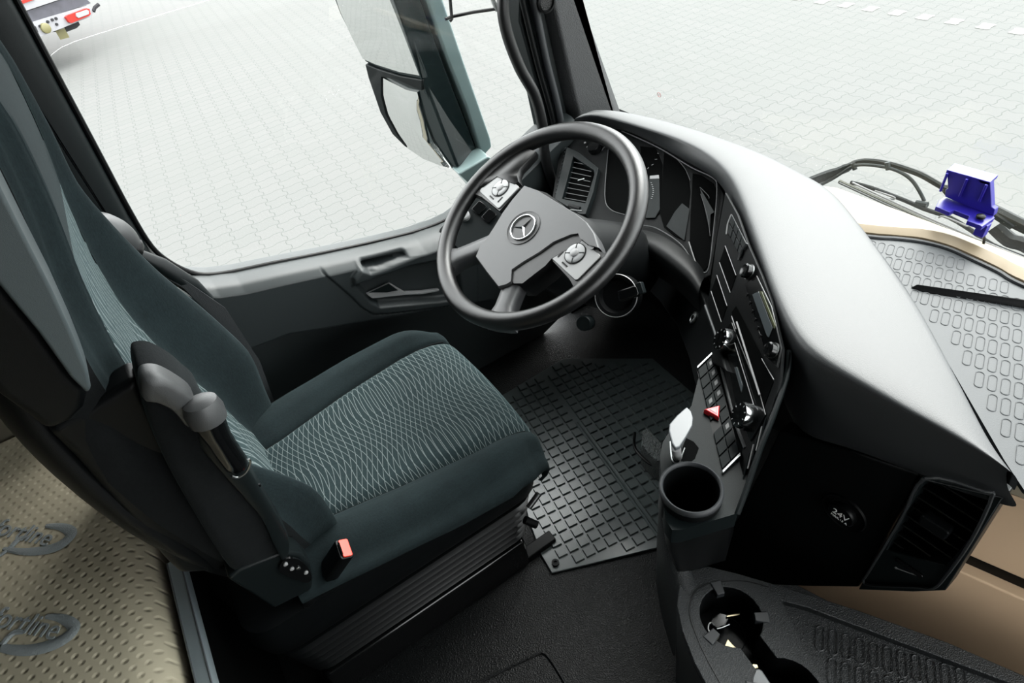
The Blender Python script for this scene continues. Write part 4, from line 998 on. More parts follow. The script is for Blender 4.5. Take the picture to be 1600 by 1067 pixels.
# key cluster at the top
q_ = [(1143, 334), (1165, 378), (1157, 403), (1136, 362)]
kc = slab_s('key_bank', q_, 0, .002, M['gloss'], face)
def bil(q, u, v):
    a_ = Vector(q[0]).lerp(Vector(q[1]), u); b_ = Vector(q[3]).lerp(Vector(q[2]), u); p = a_.lerp(b_, v); return (p.x, p.y)
for i in range(4):
    for j in range(2):
        slab_s('key', [bil(q_, i / 4 + .02, j / 2 + .04), bil(q_, (i + 1) / 4 - .02, j / 2 + .04), bil(q_, (i + 1) / 4 - .02, (j + 1) / 2 - .04), bil(q_, i / 4 + .02, (j + 1) / 2 - .04)], .002, .004, M['satin'], kc, .0004)
MB().tube([sp3(1135, 366, .003), sp3(1137, 350, .004), sp3(1143, 335, .004)], .0018, 6).build('end_cap', M['btn'], kc)
MB().tube([sp3(1154, 406, .003), sp3(1158, 392, .004), sp3(1167, 380, .004)], .0026, 6).build('end_cap', M['pad'], kc)
# radio
rd = slab_s('radio', [(1163, 444), (1182, 430), (1205, 478), (1221, 543), (1214, 575), (1198, 560)], 0, .004, M['gloss'], face)
slab_s('radio_display', [(1175, 460), (1185, 455), (1207, 512), (1201, 527), (1198, 525)], .004, .0055, M['lcd'], rd, .0004)
slab_s('display_edge', [(1186, 455), (1190, 455), (1211, 508), (1209, 513)], .004, .006, M['lcdy'], rd, .0004)
for i in range(6):
    t_ = i / 5; MB().prism(rrect(.006, .005, .001), .004, .006, frame(sp3(lerp(1171, 1192, t_), lerp(462, 527, t_)), SN, FD)).build('radio_key', M['black'], rd, bevel=.0005)
for x_, y_, r_ in ((1209, 548, .012), (1171, 425, .013)):
    T_ = frame(sp3(x_, y_, .004), SN, FD)
    MB().lathe([(r_, 0), (r_ * .97, .010), (r_ * .8, .012), (r_ * .4, .011)], T_, 18).build('radio_knob', M['gloss'], rd, smooth=20)
    MB().lathe([(r_ * 1.04, 0), (r_ * 1.04, .002)], T_, 24).build('knob_ring', M['steel'], rd)
# long silver bars of the climate unit
cl = slab_s('climate_unit', [(1128, 515), (1143, 503), (1188, 618), (1196, 648), (1172, 690), (1150, 640)], 0, .003, M['gloss'], face)
for (a_, b_, r_) in (((1151, 503), (1187, 617), .0016), ((1143, 494), (1150, 514), .0008), ((1146, 530), (1180, 640), .0007), ((1190, 560), (1209, 593), .0006)):
    MB().tube([sp3(*a_, .005), sp3(*b_, .005)], r_, 6).build('trim_bar', M['btn'], cl)
slab_s('climate_display', [(1147, 574), (1151, 573), (1160, 602), (1158, 613)], .003, .0045, M['lcd'], cl, .0003)
for x_, y_ in ((1139, 534), (1170, 652)):
    T_ = frame(sp3(x_, y_, .003), SN, FD)
    kn = MB().lathe([(.0200, .014), (.0195, .018), (.013, .0185), (.004, .018)], T_, 40, False, True).build('climate_dial', M['gloss'], cl)
    MB().lathe([(.021, 0), (.0215, .003), (.0205, .014), (.0195, .018), (.0185, .0175)], T_, 40, True, False).build('dial_rim', M['chrome'], kn)
    for a_ in range(0, 360, 40): MB().prism(rrect(.0012, .003, .0003, cx=0, cy=.0155), .0184, .0189, T_ @ Matrix.Rotation(radians(a_), 4, 'Z')).build('dial_mark', M['btnd'], kn)
# narrow slots at the lower end
for i in range(5):
    MB().tube([sp3(1197 - 6.5 * i, 652 + 14 * i, .001), sp3(1188 - 6.5 * i, 690 + 14 * i, .001)], .0012, 6).build('slot_bar', M['btn'] if i % 2 else M['satin'], face)
# side strip between face and side panel
st = [(1240, 541), (1232, 600), (1212, 655), (1190, 712), (1168, 775), (1154, 803)]
rows = [[at(x_, y_, z=z_), fp(x_ + 4, y_ + 4, -.004)] for (x_, y_), z_ in zip([(1233, 548), (1229, 588), (1208, 650), (1188, 700), (1166, 765), (1152, 803), (1100, 870)], [.722, .705, .68, .655, .62, .598, .42])]
MB().grid(rows).build('stack_side', M['dark'], D, smooth=60)
MB().tube(cr([at(x_, y_, z=z_) for (x_, y_), z_ in zip([(1233, 548), (1229, 588), (1208, 650), (1188, 700), (1166, 765), (1152, 803)], [.722, .705, .68, .655, .62, .600])], 5), [.004] * 26, 8).build('edge_strip', M['satin'], D)

# --- knee panel with the round chrome key switch
KA = at(1085, 497, z=.56); KN = Vector((-.62, .62, .42)).normalized()
def kp3(px, py, off=0): return atp(px, py, KA + KN * off, KN)
kp_ = [kp3(x_, y_) for x_, y_ in [(1040, 400), (1075, 430), (1092, 450), (1108, 490), (1122, 530), (1134, 580), (1118, 570), (1104, 566), (1092, 590), (1086, 604), (1076, 560), (1058, 510), (1030, 470), (1000, 440)]]
kpn = MB().loft([[p - KN * .02 for p in kp_], kp_]).build('knee_panel', M['dark'], D, bevel=.004)
T_ = frame(kp3(1085, 497, .0), KN, (0, 0, 1))
ks = MB().lathe([(.0135, 0), (.0135, .003), (.011, .0042), (.0095, .003), (.0095, .0022)], T_, 32, True, False).build('start_button_ring', M['steel'], kpn)
MB().lathe([(.0090, .001), (.0090, .0035), (.0065, .0042)], T_, 28).build('start_button', M['btn'], ks)
MB().lathe([(.0055, .0042), (.0055, .0048), (.003, .0048)], T_, 20).build('button_mark', M['black'], ks)
# dark body filling the dash below the cluster (visible as the foot well's far side)
dv2 = [(.66, .30), (.74, .36), (.80, .46), (.86, .60), (.90, .80), (.94, 1.03), (1.14, 1.03), (1.16, .6), (1.16, .1), (.80, .10), (.68, .14), (.62, .2)]
MB().loft([[Vector((x_ + .02, y_, .60)) for x_, y_ in dv2], [Vector((x_ + .05, y_, .50)) for x_, y_ in dv2], [Vector((min(1.16, x_ + .22), y_, .30)) for x_, y_ in dv2]]).build('dash_underside', M['void'], D)
wf = MB().box((1.20, .0, .235), (.04, 2.2, .53)).build('wall_firewall', M['void']); tag(wf, kind='structure')

# --- instrument cluster
IA = at(966, 206, z=.700); IB = at(1120, 286, z=.695); IC = at(1106, 432, z=.608)
IN = (IB - IA).cross(IC - IA).normalized()
if IN.dot(CAM - IA) < 0: IN = -IN
def ip(px, py, off=0): return atp(px, py, IA + IN * off, IN)
cluster = empty('instrument_cluster', ip(1040, 320), 'black instrument cluster with hooded round gauges behind the steering wheel', 'instrument cluster')
def slab_i(name, pts, o0, o1, mat, parent=cluster, bevel=.0015, smooth_px=False):
    if smooth_px: pts = [(p.x, p.y) for p in cr([Vector((a_, b_, 0)) for a_, b_ in pts], 4, True)]
    q0 = [ip(x_, y_, o1) for x_, y_ in pts]
    return MB().loft([[p - IN * (o1 - o0) for p in q0], q0]).build(name, mat, parent, bevel=bevel)
def c3(l): return [(850 + x / 4.267, 200 + y / 4.267) for x, y in l]
bez_o = [(858, 340), (872, 250), (893, 200), (935, 190), (978, 200), (1035, 228), (1090, 262), (1122, 285), (1132, 305), (1120, 370), (1110, 430), (1098, 436), (1080, 424), (1050, 402), (1010, 375), (960, 350), (905, 350)]
slab_i('bezel_plate', bez_o, -.012, -.004, M['dark'])
slab_i('left_gauge_shade', c3([(430, 110), (560, 130), (640, 200), (690, 260), (640, 420), (590, 540), (540, 575), (470, 550), (410, 500), (400, 440), (420, 260)]), -.004, -.002, M['void'], smooth_px=True)  # flat slabs here; shade under the pad overhang is put into their black
slab_i('fuel_gauge_shade', c3([(640, 120), (740, 130), (790, 240), (775, 560), (740, 600), (680, 605), (650, 560), (660, 330)]), -.004, -.002, M['void'])
rg = slab_i('display_shade', c3([(800, 160), (880, 200), (960, 300), (975, 420), (940, 750), (870, 720), (800, 660), (770, 560), (790, 300)]), -.004, -.0015, M['void'])  # no glass: matt black carries the shade of the recessed display
slab_i('right_gauge_shade', c3([(990, 300), (1050, 310), (1130, 370), (1150, 430), (1110, 900), (1060, 960), (1030, 920), (970, 760), (975, 600)]), -.004, -.0015, M['void'])
slab_i('fuel_scale', c3([(700, 330), (768, 330), (772, 540), (740, 598), (680, 600), (672, 570), (700, 480)]), -.001, .0, M['satin'])
slab_i('scale_edge', c3([(705, 318), (765, 312), (768, 335), (705, 338)]), 0, .001, M['btn'])
slab_i('lower_panel', c3([(815, 655), (870, 560), (920, 500), (970, 540), (935, 750)]), -.0015, -.0005, M['satin'])
for a_ in range(9):
    t_ = a_ / 8; p_ = c3([(715 + 14 * sin(t_ * 3), 365 + 105 * t_)])[0]
    MB().prism(rrect(.0010, .004, .0003), .0002, .0007, frame(ip(*p_), IN, FD)).build('scale_tick', M['btnd'], cluster)
for t_ in range(7):
    p_ = c3([(700 + 60 * cos(t_ * .5 + .2), 190 + 80 * sin(t_ * .5 - .3))])[0]
    MB().prism(rrect(.0012, .005, .0003), -.0018, -.0012, frame(ip(*p_), IN, FD) @ Matrix.Rotation(t_ * .5, 4, 'Z')).build('scale_tick', M['btn'], cluster)
for ln, r_ in (([(430, 120), (405, 440), (440, 540), (540, 578)], .0012), ([(650, 650), (755, 672), (920, 785), (1020, 960)], .0016), ([(880, 200), (940, 270), (975, 350)], .0010), ([(520, 20), (760, 130), (980, 262), (1120, 330), (1155, 400), (1130, 700), (1100, 930), (1060, 965), (1020, 925), (965, 760)], .0018), ([(1045, 440), (1090, 590), (1108, 720)], .0008), ([(1040, 395), (1095, 450), (1100, 470)], .0008), ([(385, 150), (400, 130), (415, 120)], .001)):
    pts = cr([ip(x_, y_, .002) for x_, y_ in c3(ln)], 5); MB().tube(pts, r_, 6).build('bezel_edge', M['pad'], cluster)
# gauge needles (large tapered pointers of the right hand dial)
for ln in ([(1045, 455), (1060, 480), (1112, 590), (1108, 700)],):
    q0 = [ip(x_, y_, .0025) for x_, y_ in c3([(1040, 400), (1135, 560), (1110, 575), (1105, 690)])]
    MB().loft([[p - IN * .001 for p in q0], q0]).build('gauge_scale', M['satin'], cluster)
# hood ledge below the cluster
led = [(930, 352), (965, 352), (1003, 358), (1035, 366), (1065, 385), (1092, 410), (1104, 430)]
le2 = [(905, 352), (945, 372), (985, 375), (1020, 385), (1052, 410), (1080, 432), (1092, 452)]
le3 = [(925, 400), (960, 410), (1000, 415), (1030, 432), (1055, 450), (1078, 470), (1100, 500)]
rows = []
for i in range(7):
    a3 = ip(*led[i], .0); b3 = ip(*le2[i], .035); c_3 = at(*le3[i], z=.56)
    rows.append([a3, lerp(a3, b3, .5) + IN * .006, b3, lerp(b3, c_3, .5) + Vector((-.01, 0, .005)), c_3])
MB().grid(rows).build('hood_ledge', M['dark'], cluster, sub=2, smooth=180)
# driver's side vent
vent = empty('air_vent', ip(905, 290), 'upright black air vent with slats at the left end of the dashboard', 'air vent')
def c3i(l, off=0): return [ip(x_, y_, off) for x_, y_ in c3(l)]
TI = frame(IA, IN, (ip(*c3([(135, 120)])[0]) - ip(*c3([(75, 460)])[0])))
def li(x_, y_, off=0):
    p = TI.inverted() @ ip(*c3([(x_, y_)])[0], off); return (p.x, p.y)
OF = .012
vo = [li(*p, OF) for p in [(150, 125), (235, 160), (362, 265), (330, 420), (275, 575), (235, 572), (70, 470), (110, 300)]]
vi = [li(*p, OF) for p in [(195, 190), (330, 280), (335, 310), (275, 500), (120, 470), (165, 300)]]
mb = MB(); plate_holes(mb, vo, [vi], TI, -.004, OF)
vf = mb.build('vent_frame', M['satin'], vent, bevel=.0015)
MB().prism(vi, -.0035, -.003, TI).build('vent_back', M['void'], vent)
for k in range(8):
    a_ = Vector((200 - 9 * k, 228 + 34 * k)); b__ = Vector((322 - 4 * k, 256 + 34 * k + 0))
    if k == 0: b__ = Vector((275, 244))
    MB().tube([ip(*c3([a_])[0], .006), ip(*c3([b__])[0], .006)], .0012, 6).build('slat', M['pad'], vent)
MB().box(ip(*c3([(248, 345)])[0], .008), (.018, .004, .004), TI.to_3x3()).build('vent_tab', M['steel'], vent, bevel=.001)
MB().tube([ip(*c3([(165, 515)])[0], .013), ip(*c3([(240, 535)])[0], .013)], .004, 8).build('thumb_wheel', M['black'], vent)
MB().tube([ip(*c3([(175, 545)])[0], .014), ip(*c3([(250, 550)])[0], .014)], .001, 6).build('flow_mark', M['btnd'], vent)
rr_ = MB()
for k in range(12):
    p_ = ip(*c3([(145 - 6 * k, 135 + 27 * k)])[0], .010); rr_.box(p_, (.003, .003, .003))
rr_.build('edge_ribs', M['pad'], vent)
lk = MB().lathe([(.017, -.01), (.017, .004), (.0155, .007), (.010, .006)], frame(ip(*c3([(335, 130)])[0], .004), IN, FD), 30).build('light_switch', M['black'], cluster)
MB().lathe([(.019, -.004), (.019, .003), (.0175, .003)], frame(ip(*c3([(335, 125)])[0], .002), IN, FD), 30, True, False).build('switch_ring', M['satin'], lk)
for x_, y_ in ((275, 100), (292, 128)): MB().lathe([(.003, 0), (.003, .002)], frame(ip(*c3([(x_, y_)])[0], .002), IN, FD), 10).build('switch_mark', M['btn'], lk)
# ignition switch under the wheel
ig = empty('ignition_switch', at(970, 460, z=.60), 'round black ignition switch with a silver grip beside the steering column', 'ignition switch')
IGN = Vector((-.62, -.38, .55)).normalized()
Tg = frame(at(962, 462, z=.60), IGN, (0, 0, 1))
MB().lathe([(.044, -.05), (.044, -.004), (.042, 0), (.036, -.002), (.030, -.012), (.0, -.014)], Tg, 44, True, False).build('switch_housing', M['black'], ig)
MB().lathe([(.0425, -.001), (.0435, .0006), (.0445, -.001)], Tg, 44, False, False).build('housing_ring', M['btn'], ig)
g0 = at(963, 465, z=.64); g1 = at(1003, 452, z=.655)
gr_ = MB().prism(rrect(.042, .022, .006), -.012, .012, frame((g0 + g1) / 2, IGN, (g1 - g0).cross(IGN))).build('grip', M['gloss'], ig, bevel=.004, segs=3)
MB().prism(rrect(.010, .023, .003), -.012, .0128, frame(at(1002, 450, z=.658), IGN, (g1 - g0).cross(IGN))).build('grip_cap', M['satin'], gr_, bevel=.002)
kn = MB().lathe([(.016, -.03), (.016, 0), (.014, .003)], frame(at(912, 505, z=.56), IGN, (0, 0, 1)), 24).build('column_knob', M['satin'], ig)

# ================================================================ toll box, wipers
tb_ = empty('toll_device_holder', at(1515, 320, x=1.12), 'violet blue plastic toll device holder standing at the bottom of the windscreen', 'device holder')
def c5b(l): return [(1250 + x / 4.269, 230 + y / 4.269) for x, y in l]
bx3 = [at(*p, x=1.125) for p in c5b([(978, 152), (1120, 190), (1270, 235), (1278, 400), (1300, 415), (1290, 460), (1120, 400), (965, 330), (968, 285), (985, 275)])]
back = MB().loft([[p + Vector((.012, 0, 0)) for p in bx3], bx3]).build('back_plate', M['blue'], tb_, bevel=.0015)
tp1 = [at(*p, x=1.125) for p in c5b([(978, 152), (1120, 190), (1270, 235)])]
MB().loft([[tp1[0], tp1[0] + Vector((.02, 0, .006)), tp1[2] + Vector((.02, 0, .006)), tp1[2]], [p - Vector((0, 0, .006)) for p in (tp1[0], tp1[0] + Vector((.02, 0, .006)), tp1[2] + Vector((.02, 0, .006)), tp1[2])]]).build('top_flange', M['blue'], tb_, bevel=.001)
for px_ in (0.06, .52, .96):
    a3 = tp1[0].lerp(tp1[2], px_); zz = at(*c5b([(968 + 300 * px_, 300 + 80 * px_)])[0], x=1.125)
    MB().tube([a3 - Vector((.003, 0, .004)), Vector((a3.x - .003, a3.y, zz.z))], .0022, 6).build('rib', M['blue'], back)
zt = at(*c5b([(965, 330)])[0], x=1.125).z
trp = [at(*p, z=zt - .003) for p in c5b([(930, 350), (965, 330), (1290, 450), (1300, 470), (1215, 530), (1200, 520), (1115, 490), (1130, 460), (1030, 420), (1000, 435), (905, 395)])]
MB().loft([[p - Vector((0, 0, .008)) for p in trp], trp]).build('base_tray', M['blue'], tb_, bevel=.001)
MB().box(at(*c5b([(1215, 545)])[0], z=zt - .02), (.014, .016, .024)).build('plug', M['blue'], tb_, bevel=.001)
MB().lathe([(.007, 0), (.007, .004), (.004, .006)], frame(at(*c5b([(1203, 470)])[0], z=zt), (0, 0, 1), (1, 0, 0)), 14).build('socket', M['black'], tb_)
MB().tube(cr([at(*c5b([(1215, 560)])[0], z=zt - .03), at(*c5b([(1228, 600)])[0], z=.70), at(*c5b([(1224, 645)])[0], z=.685)], 4), .0022, 8).build('cable', M['black'], tb_)
wp = empty('wiper', at(1450, 340, x=1.24), 'long windscreen wiper parked outside with a grey hose arching over its arm', 'wiper')
def wx(px, py, x=1.235): return at(px, py, x=x)
def c5x(l, x=1.235): return [at(*p, x=x) for p in c5b(l)]
def bar(name, l, r, mat, x=1.235, parent=wp): return MB().tube(cr(c5x(l, x), 3), r, 8).build(name, mat, parent)
M['wipersteel'] = plastic('wiper_steel', (0.045, 0.047, 0.036), .35, metal=.6)
bar('blade', [(262, 228), (640, 400), (900, 520), (1200, 650), (1500, 770), (2200, 1060)], .0045, M['wipersteel'])
bar('rubber_lip', [(262, 238), (640, 412), (900, 532), (1200, 663), (1500, 782), (2200, 1072)], .0022, M['rubber'], 1.228)
bar('blade_rail', [(350, 236), (640, 372), (900, 490), (1250, 640), (1500, 742), (2200, 1030)], .0022, M['btn'], 1.24)
bar('blade_frame', [(340, 235), (480, 272), (700, 355), (830, 412), (1000, 470), (1150, 560), (1280, 650), (1500, 740)], .0045, M['wiper'], 1.25)
bar('linkage', [(500, 290), (620, 330), (630, 345), (600, 345)], .0018, M['btn'], 1.245)
bar('linkage', [(925, 470), (960, 462), (1100, 520), (1120, 530)], .0018, M['btn'], 1.245)
wa = wp
MB().tube(cr(c5x([(20, 262), (110, 215), (260, 160), (330, 128), (390, 100), (460, 92), (560, 105), (660, 130), (800, 180), (900, 235), (1000, 290), (1300, 430), (1500, 530), (2200, 850)], 1.27), 3), [.013] * 3 + [.012] * 3 + [.010] * 3 + [.008] * 3 + [.0065] * 3 + [.006] * 3 + [.006] * 12 + [.012] * 10, 8).build('arm', M['wiper'], wa)
hs = wp
MB().tube(cr(c5x([(40, 300), (200, 220), (330, 140), (400, 118), (500, 122), (590, 138), (680, 172), (750, 225), (800, 300), (830, 360)], 1.262), 4), .0036, 10).build('hose', M['hose'], hs)
bar('hose_clip', [(582, 100), (590, 150)], .0055, M['hose'], 1.262, hs)
bar('hose_clip', [(352, 105), (368, 150)], .005, M['hose'], 1.262, hs)
bar('nozzle', [(775, 372), (850, 385)], .0065, M['hose'], 1.255, hs)
w2 = empty('wiper', at(1560, 370, x=1.27), 'partly hidden second wiper with a dark bracket behind the violet blue holder', 'wiper')
bar('bracket', [(1300, 530), (1400, 620), (1500, 650), (1700, 760)], .014, M['wiper'], 1.28, w2)
bar('joint', [(1300, 455), (1400, 520), (1420, 535)], .006, M['wiper'], 1.26, w2)

# ================================================================ floor: mat, pedal, tray, keys, bed
rm = empty('floor_mat', at(940, 760, z=0), 'black rubber floor mat with a grid of raised blocks in the footwell', 'floor mat')
ma = at(965, 696, z=.01); mb_ = at(1025, 775, z=.01); my = (mb_ - ma); my.z = 0; my.normalize(); mx_ = Vector((my.y, -my.x, 0))
if mx_.x < 0: mx_ = -mx_
mpoly = [at(*p, z=.008) for p in [(826, 812), (846, 868), (862, 895), (960, 872), (1037, 853), (1100, 830), (1130, 760), (1090, 620), (1020, 560), (880, 560), (780, 620), (800, 700)]]
M['matrub'] = plastic('mat_rubber', (0.042, 0.054, 0.054), 0.30, 0, 0, 1.0, var=.2)
MB().loft([[Vector((p.x, p.y, .0015)) for p in mpoly], mpoly]).build('mat_base', M['matrub'], rm, bevel=.002)
pl2 = [(p.x, p.y) for p in mpoly]; o0 = at(905, 668, z=.008)
mb = MB()
sm_ = (Vector((at(900, 660, z=0).x, at(900, 660, z=0).y, 0)))
split = (at(1000, 858, z=0) - o0).dot(mx_)
RMt = Matrix((mx_, my, Vector((0, 0, 1)))).transposed()
for i in range(-16, 17):
    for j in range(-16, 18):
        zone = i < 0
        px_, py_ = (.0300, .0300)
        c = o0 + mx_ * (px_ * (i + .5) + (.012 if i >= 0 else -.0)) + my * (py_ * (j + .5) + (0 if zone else .010))
        if sdf(pl2, c.x, c.y) > -.016: continue
        w_, h_ = (.0245, .0245)
        top = [c + RMt @ Vector((a_ * w_ / 2 * .88, b__ * h_ / 2 * .88, .0055)) for a_, b__ in ((-1, -1), (1, -1), (1, 1), (-1, 1))]
        bot = [c + RMt @ Vector((a_ * w_ / 2, b__ * h_ / 2, 0)) for a_, b__ in ((-1, -1), (1, -1), (1, 1), (-1, 1))]
        mb.loft([bot, top], True, False, True)
for s_ in (-.002, .006):
    a3 = o0 + mx_ * s_ - my * .02; b3 = o0 + mx_ * s_ + my * .52
    mb.tube([a3, b3], .0025, 6)
mb.build('mat_blocks', M['matrub'], rm, smooth=20)
MB().lathe([(.009, 0), (.009, .006), (.004, .006), (.004, .002)], frame(at(868, 880, z=.009), (0, 0, 1), (1, 0, 0)), 14).build('mat_eyelet', M['black'], rm)
pe = empty('accelerator_pedal', at(1015, 700, z=.03), 'rubber faced accelerator pedal beside the centre console', 'pedal')
M['pedal'] = plastic('pedal_rubber', (0.09, 0.10, 0.10), .6, 250, 1.0, gd=.004)
pq = [at(*p, z=.10) for p in [(1004, 672), (1012, 668), (1034, 692), (1034, 722), (1022, 716), (1002, 694)]]
MB().loft([[p - Vector((0, 0, .10)) for p in pq], pq]).build('pedal_pad', M['pedal'], pe, bevel=.004)
MB().tube(cr([at(*p, z=.06) for p in [(992, 676), (992, 700), (1012, 722), (1032, 732)]], 4), .004, 8).build('pedal_frame', M['black'], pe)
# raised vinyl covered tunnel cover with a stitched hatch
hatch = cr([at(*p, z=.002) for p in [(745, 1067), (800, 1040), (838, 1022), (848, 1020), (858, 1028), (880, 1062), (900, 1100)]], 5)
ht = MB().tube(hatch, .003, 6).build('trim_3', M['vinyl']); tag(ht, kind='structure')

# lower tray with two cup holders
ZT = .40
ct = empty('centre_tray', at(1300, 1000, z=ZT), 'dark grained plastic tray with two round cup holders and a ribbed shelf', 'storage tray')
def T2d(l): return P2(l, ZT)
rimo = [(1074, 892), (1062, 912), (1058, 945), (1066, 985), (1085, 1035), (1120, 1100), (1200, 1230), (1900, 1500), (2000, 1250), (1700, 1095), (1600, 1055), (1480, 1003), (1340, 953), (1230, 918), (1150, 895), (1105, 884)]
o2 = T2d(rimo)
c1 = at(1142, 962, z=ZT); c2 = at(1232, 1082, z=ZT)
R1 = .047; R2 = .047
trec = T2d([(1222, 938), (1260, 948), (1340, 978), (1480, 1030), (1600, 1075), (1800, 1160), (1900, 1330), (1700, 1300), (1500, 1230), (1400, 1160), (1300, 1085), (1255, 1010)])
# joined opening of the two cups
d12 = Vector((c2.x - c1.x, c2.y - c1.y)); L12 = d12.length; e_ = d12.normalized(); f_ = Vector((-e_.y, e_.x))
def arcpts(c, r, a0, a1, n=22): return [(c[0] + r * cos(lerp(a0, a1, i / n)), c[1] + r * sin(lerp(a0, a1, i / n))) for i in range(n + 1)]
be = math.atan2(e_.y, e_.x); hw = .40
hole = arcpts((c1.x, c1.y), R1, be + hw, be + 2 * pi - hw) + arcpts((c2.x, c2.y), R2, be + pi + hw, be + 3 * pi - hw)
if L12 < R1 * 2 * cos(hw): L12 = L12
mb = MB(); plate_holes(mb, o2, [hole, trec], ID, ZT - .014, ZT)
tt = mb.build('tray_top', M['tray'], ct, bevel=.0025)
MB().loft([[Vector((x_, y_, ZT - .014)) for x_, y_ in o2], [Vector((x_ + .03, y_, .002)) for x_, y_ in o2]], True, False, False).build('tray_side', M['tray'], ct, smooth=60)
MB().loft([[Vector((x_, y_, z_)) for x_, y_ in hole] for z_ in (ZT - .002, ZT - .075)], True, False, True).build('cup_well', M['black'], ct, smooth=60)
MB().loft([[Vector((x_, y_, z_)) for x_, y_ in trec] for z_ in (ZT - .002, ZT - .013)], True, False, True).build('shelf_floor', M['tray'], ct, smooth=40)
for cc in (c1, c2):
    for q_ in ([(cc.x, cc.y)]):
        MB().lathe([(.030, 0), (.031, .001), (.032, 0)], Matrix.Translation((cc.x, cc.y, ZT - .0745)), 32, False, False).build('well_ring', M['seal'], ct)
for x_, y_ in ((1125, 925), (1098, 1010), (1205, 965), (1140, 1070)):
    cc = min((c1, c2), key=lambda c: (at(x_, y_, z=ZT) - c).length); p_ = at(x_, y_, z=ZT); dd = (cc - p_); dd.z = 0; dd.normalize()
    MB().prism([(-.009, -.010), (.009, -.010), (.0065, .012), (-.0065, .012)], -.012, .002, frame(cc - dd * (R1 + .000), (0, 0, 1), dd)).build('cup_clip', M['seal'], ct, bevel=.0015)
og = cr([at(*p, z=ZT + .0004) for p in [(1130, 1075), (1100, 1020), (1080, 970), (1078, 945), (1086, 925), (1105, 912), (1130, 908), (1165, 908), (1200, 917)]], 5)
MB().tube(og, .0009, 5).build('groove_line', M['black'], ct)
# ribs of the shelf
mb = MB(); q0 = at(1250, 966, z=ZT - .012); er2 = at(1270, 972, z=ZT - .012) - q0; ec2 = at(1268, 1012, z=ZT - .012) - q0
ax2 = er2.normalized(); ay2 = (ec2 - ax2 * ec2.dot(ax2)).normalized()
for j in range(-1, 9):
    for i in range(-2, 26):
        c = q0 + er2 * (i + .6) + ay2 * (ec2.length * .98 * (j + .5))
        if sdf(trec, c.x, c.y) > -.018: continue
        caps(mb, c, ax2, ay2, ec2.length * .30, er2.length * .30, .0011, 0)
mb.build('shelf_ribs', M['pad'], ct, smooth=180)
# grained tongue rising from the tray to the console
A_ = [(1034, 758), (1028, 775), (1026, 800), (1034, 850), (1040, 880), (1056, 930), (1062, 950)]
B_ = [(1042, 765), (1044, 790), (1048, 830), (1062, 868), (1080, 885), (1090, 895), (1100, 900)]
zs_ = [.52, .50, .47, .43, .41, .40, .398]
rows = [[at(*a_, z=z_ - .30) * 0 + at(*a_, z=z_) + Vector((.01, .0, -.25)), at(*a_, z=z_), (at(*a_, z=z_) + at(*b_, z=z_)) / 2 + Vector((0, 0, .006)), at(*b_, z=z_), at(*b_, z=z_) + Vector((.02, -.01, -.08))] for a_, b_, z_ in zip(A_, B_, zs_)]
MB().grid(rows).build('tray_tongue', M['tray'], ct, sub=2, smooth=180)
# keys
ky = empty('car_key', at(1180, 1050, z=ZT - .02), 'silver key fob and black key with a metal ring lying in the cup holder', 'key')
kf = [(588, 1000), (592, 975), (615, 955), (680, 938), (725, 935), (750, 955), (800, 1030), (870, 1140), (720, 1200), (640, 1120)]
def c4(l, z): return [at(1060 + x_ / 5.705, 880 + y_ / 5.705, z=z) for x_, y_ in l]
zk = ZT - .005
P = c4(kf, zk + .004); fob = MB().loft([[p - Vector((0, 0, .010)) for p in P], P]).build('key_fob', M['key'], ky, bevel=.003, segs=3)
P = c4([(575, 950), (590, 935), (670, 895), (705, 900), (715, 930), (620, 965), (590, 985)], zk + .001)
MB().loft([[p - Vector((0, 0, .006)) for p in P], P]).build('key_loop', M['brass'], ky, bevel=.001)
zk2 = ZT - .045
P = c4([(360, 740), (410, 735), (440, 670), (480, 720), (560, 790), (540, 820), (490, 790)], zk2 + .015)
MB().loft([[p - Vector((0, 0, .003)) for p in P], P]).build('key_blade', M['brass'], ky, bevel=.0008)
MB().tube(cr(c4([(525, 820), (570, 825), (612, 850), (600, 860), (545, 840)], zk2 + .03), 4, True), .0012, 6, False).build('chain_link', M['steel'], ky)
P = c4([(270, 520), (300, 470), (370, 430), (440, 450), (460, 490), (420, 560), (350, 590), (300, 560)], zk2)
bkf = MB().loft([[p - Vector((0, 0, .010)) for p in P], P]).build('black_fob', M['gloss'], ky, bevel=.003)
MB().tube(cr(c4([(320, 555), (290, 530), (268, 555), (270, 600), (300, 635), (325, 640)], zk2 + .012), 4), .0013, 6).build('key_ring', M['steel'], ky)
MB().tube(c4([(340, 582), (390, 570), (455, 543)], zk2 + .012), .001, 6).build('key_wire', M['steel'], ky)
MB().tube(c4([(430, 470), (545, 450)], zk2 + .004), .0018, 6).build('key_blade', M['brass'], ky)

# bed: mattress with dimples and embroidery, aluminium rail
bed = empty('mattress', (-.7, .3, .32), 'beige dimpled bunk mattress with grey embroidered lettering behind the seat', 'mattress')
m, t, b = newmat('dimpled_mattress_cover')
co = objco(t); mp = N(t, 'ShaderNodeMapping'); mp.inputs['Rotation'].default_value = (0, 0, radians(6)); t.links.new(co, mp.inputs[0])
sp = N(t, 'ShaderNodeSeparateXYZ'); t.links.new(mp.outputs[0], sp.inputs[0])
PT = .020
row_i = mth(t, 'FLOOR', mth(t, 'DIVIDE', sp.outputs[1], PT * .8)); off_ = mth(t, 'MULTIPLY', mth(t, 'PINGPONG', row_i, 1.0), .5)
fx = mth(t, 'SUBTRACT', mth(t, 'FRACT', mth(t, 'ADD', mth(t, 'DIVIDE', sp.outputs[0], PT), off_)), .5)
fy = mth(t, 'SUBTRACT', mth(t, 'FRACT', mth(t, 'DIVIDE', sp.outputs[1], PT * .8)), .5)
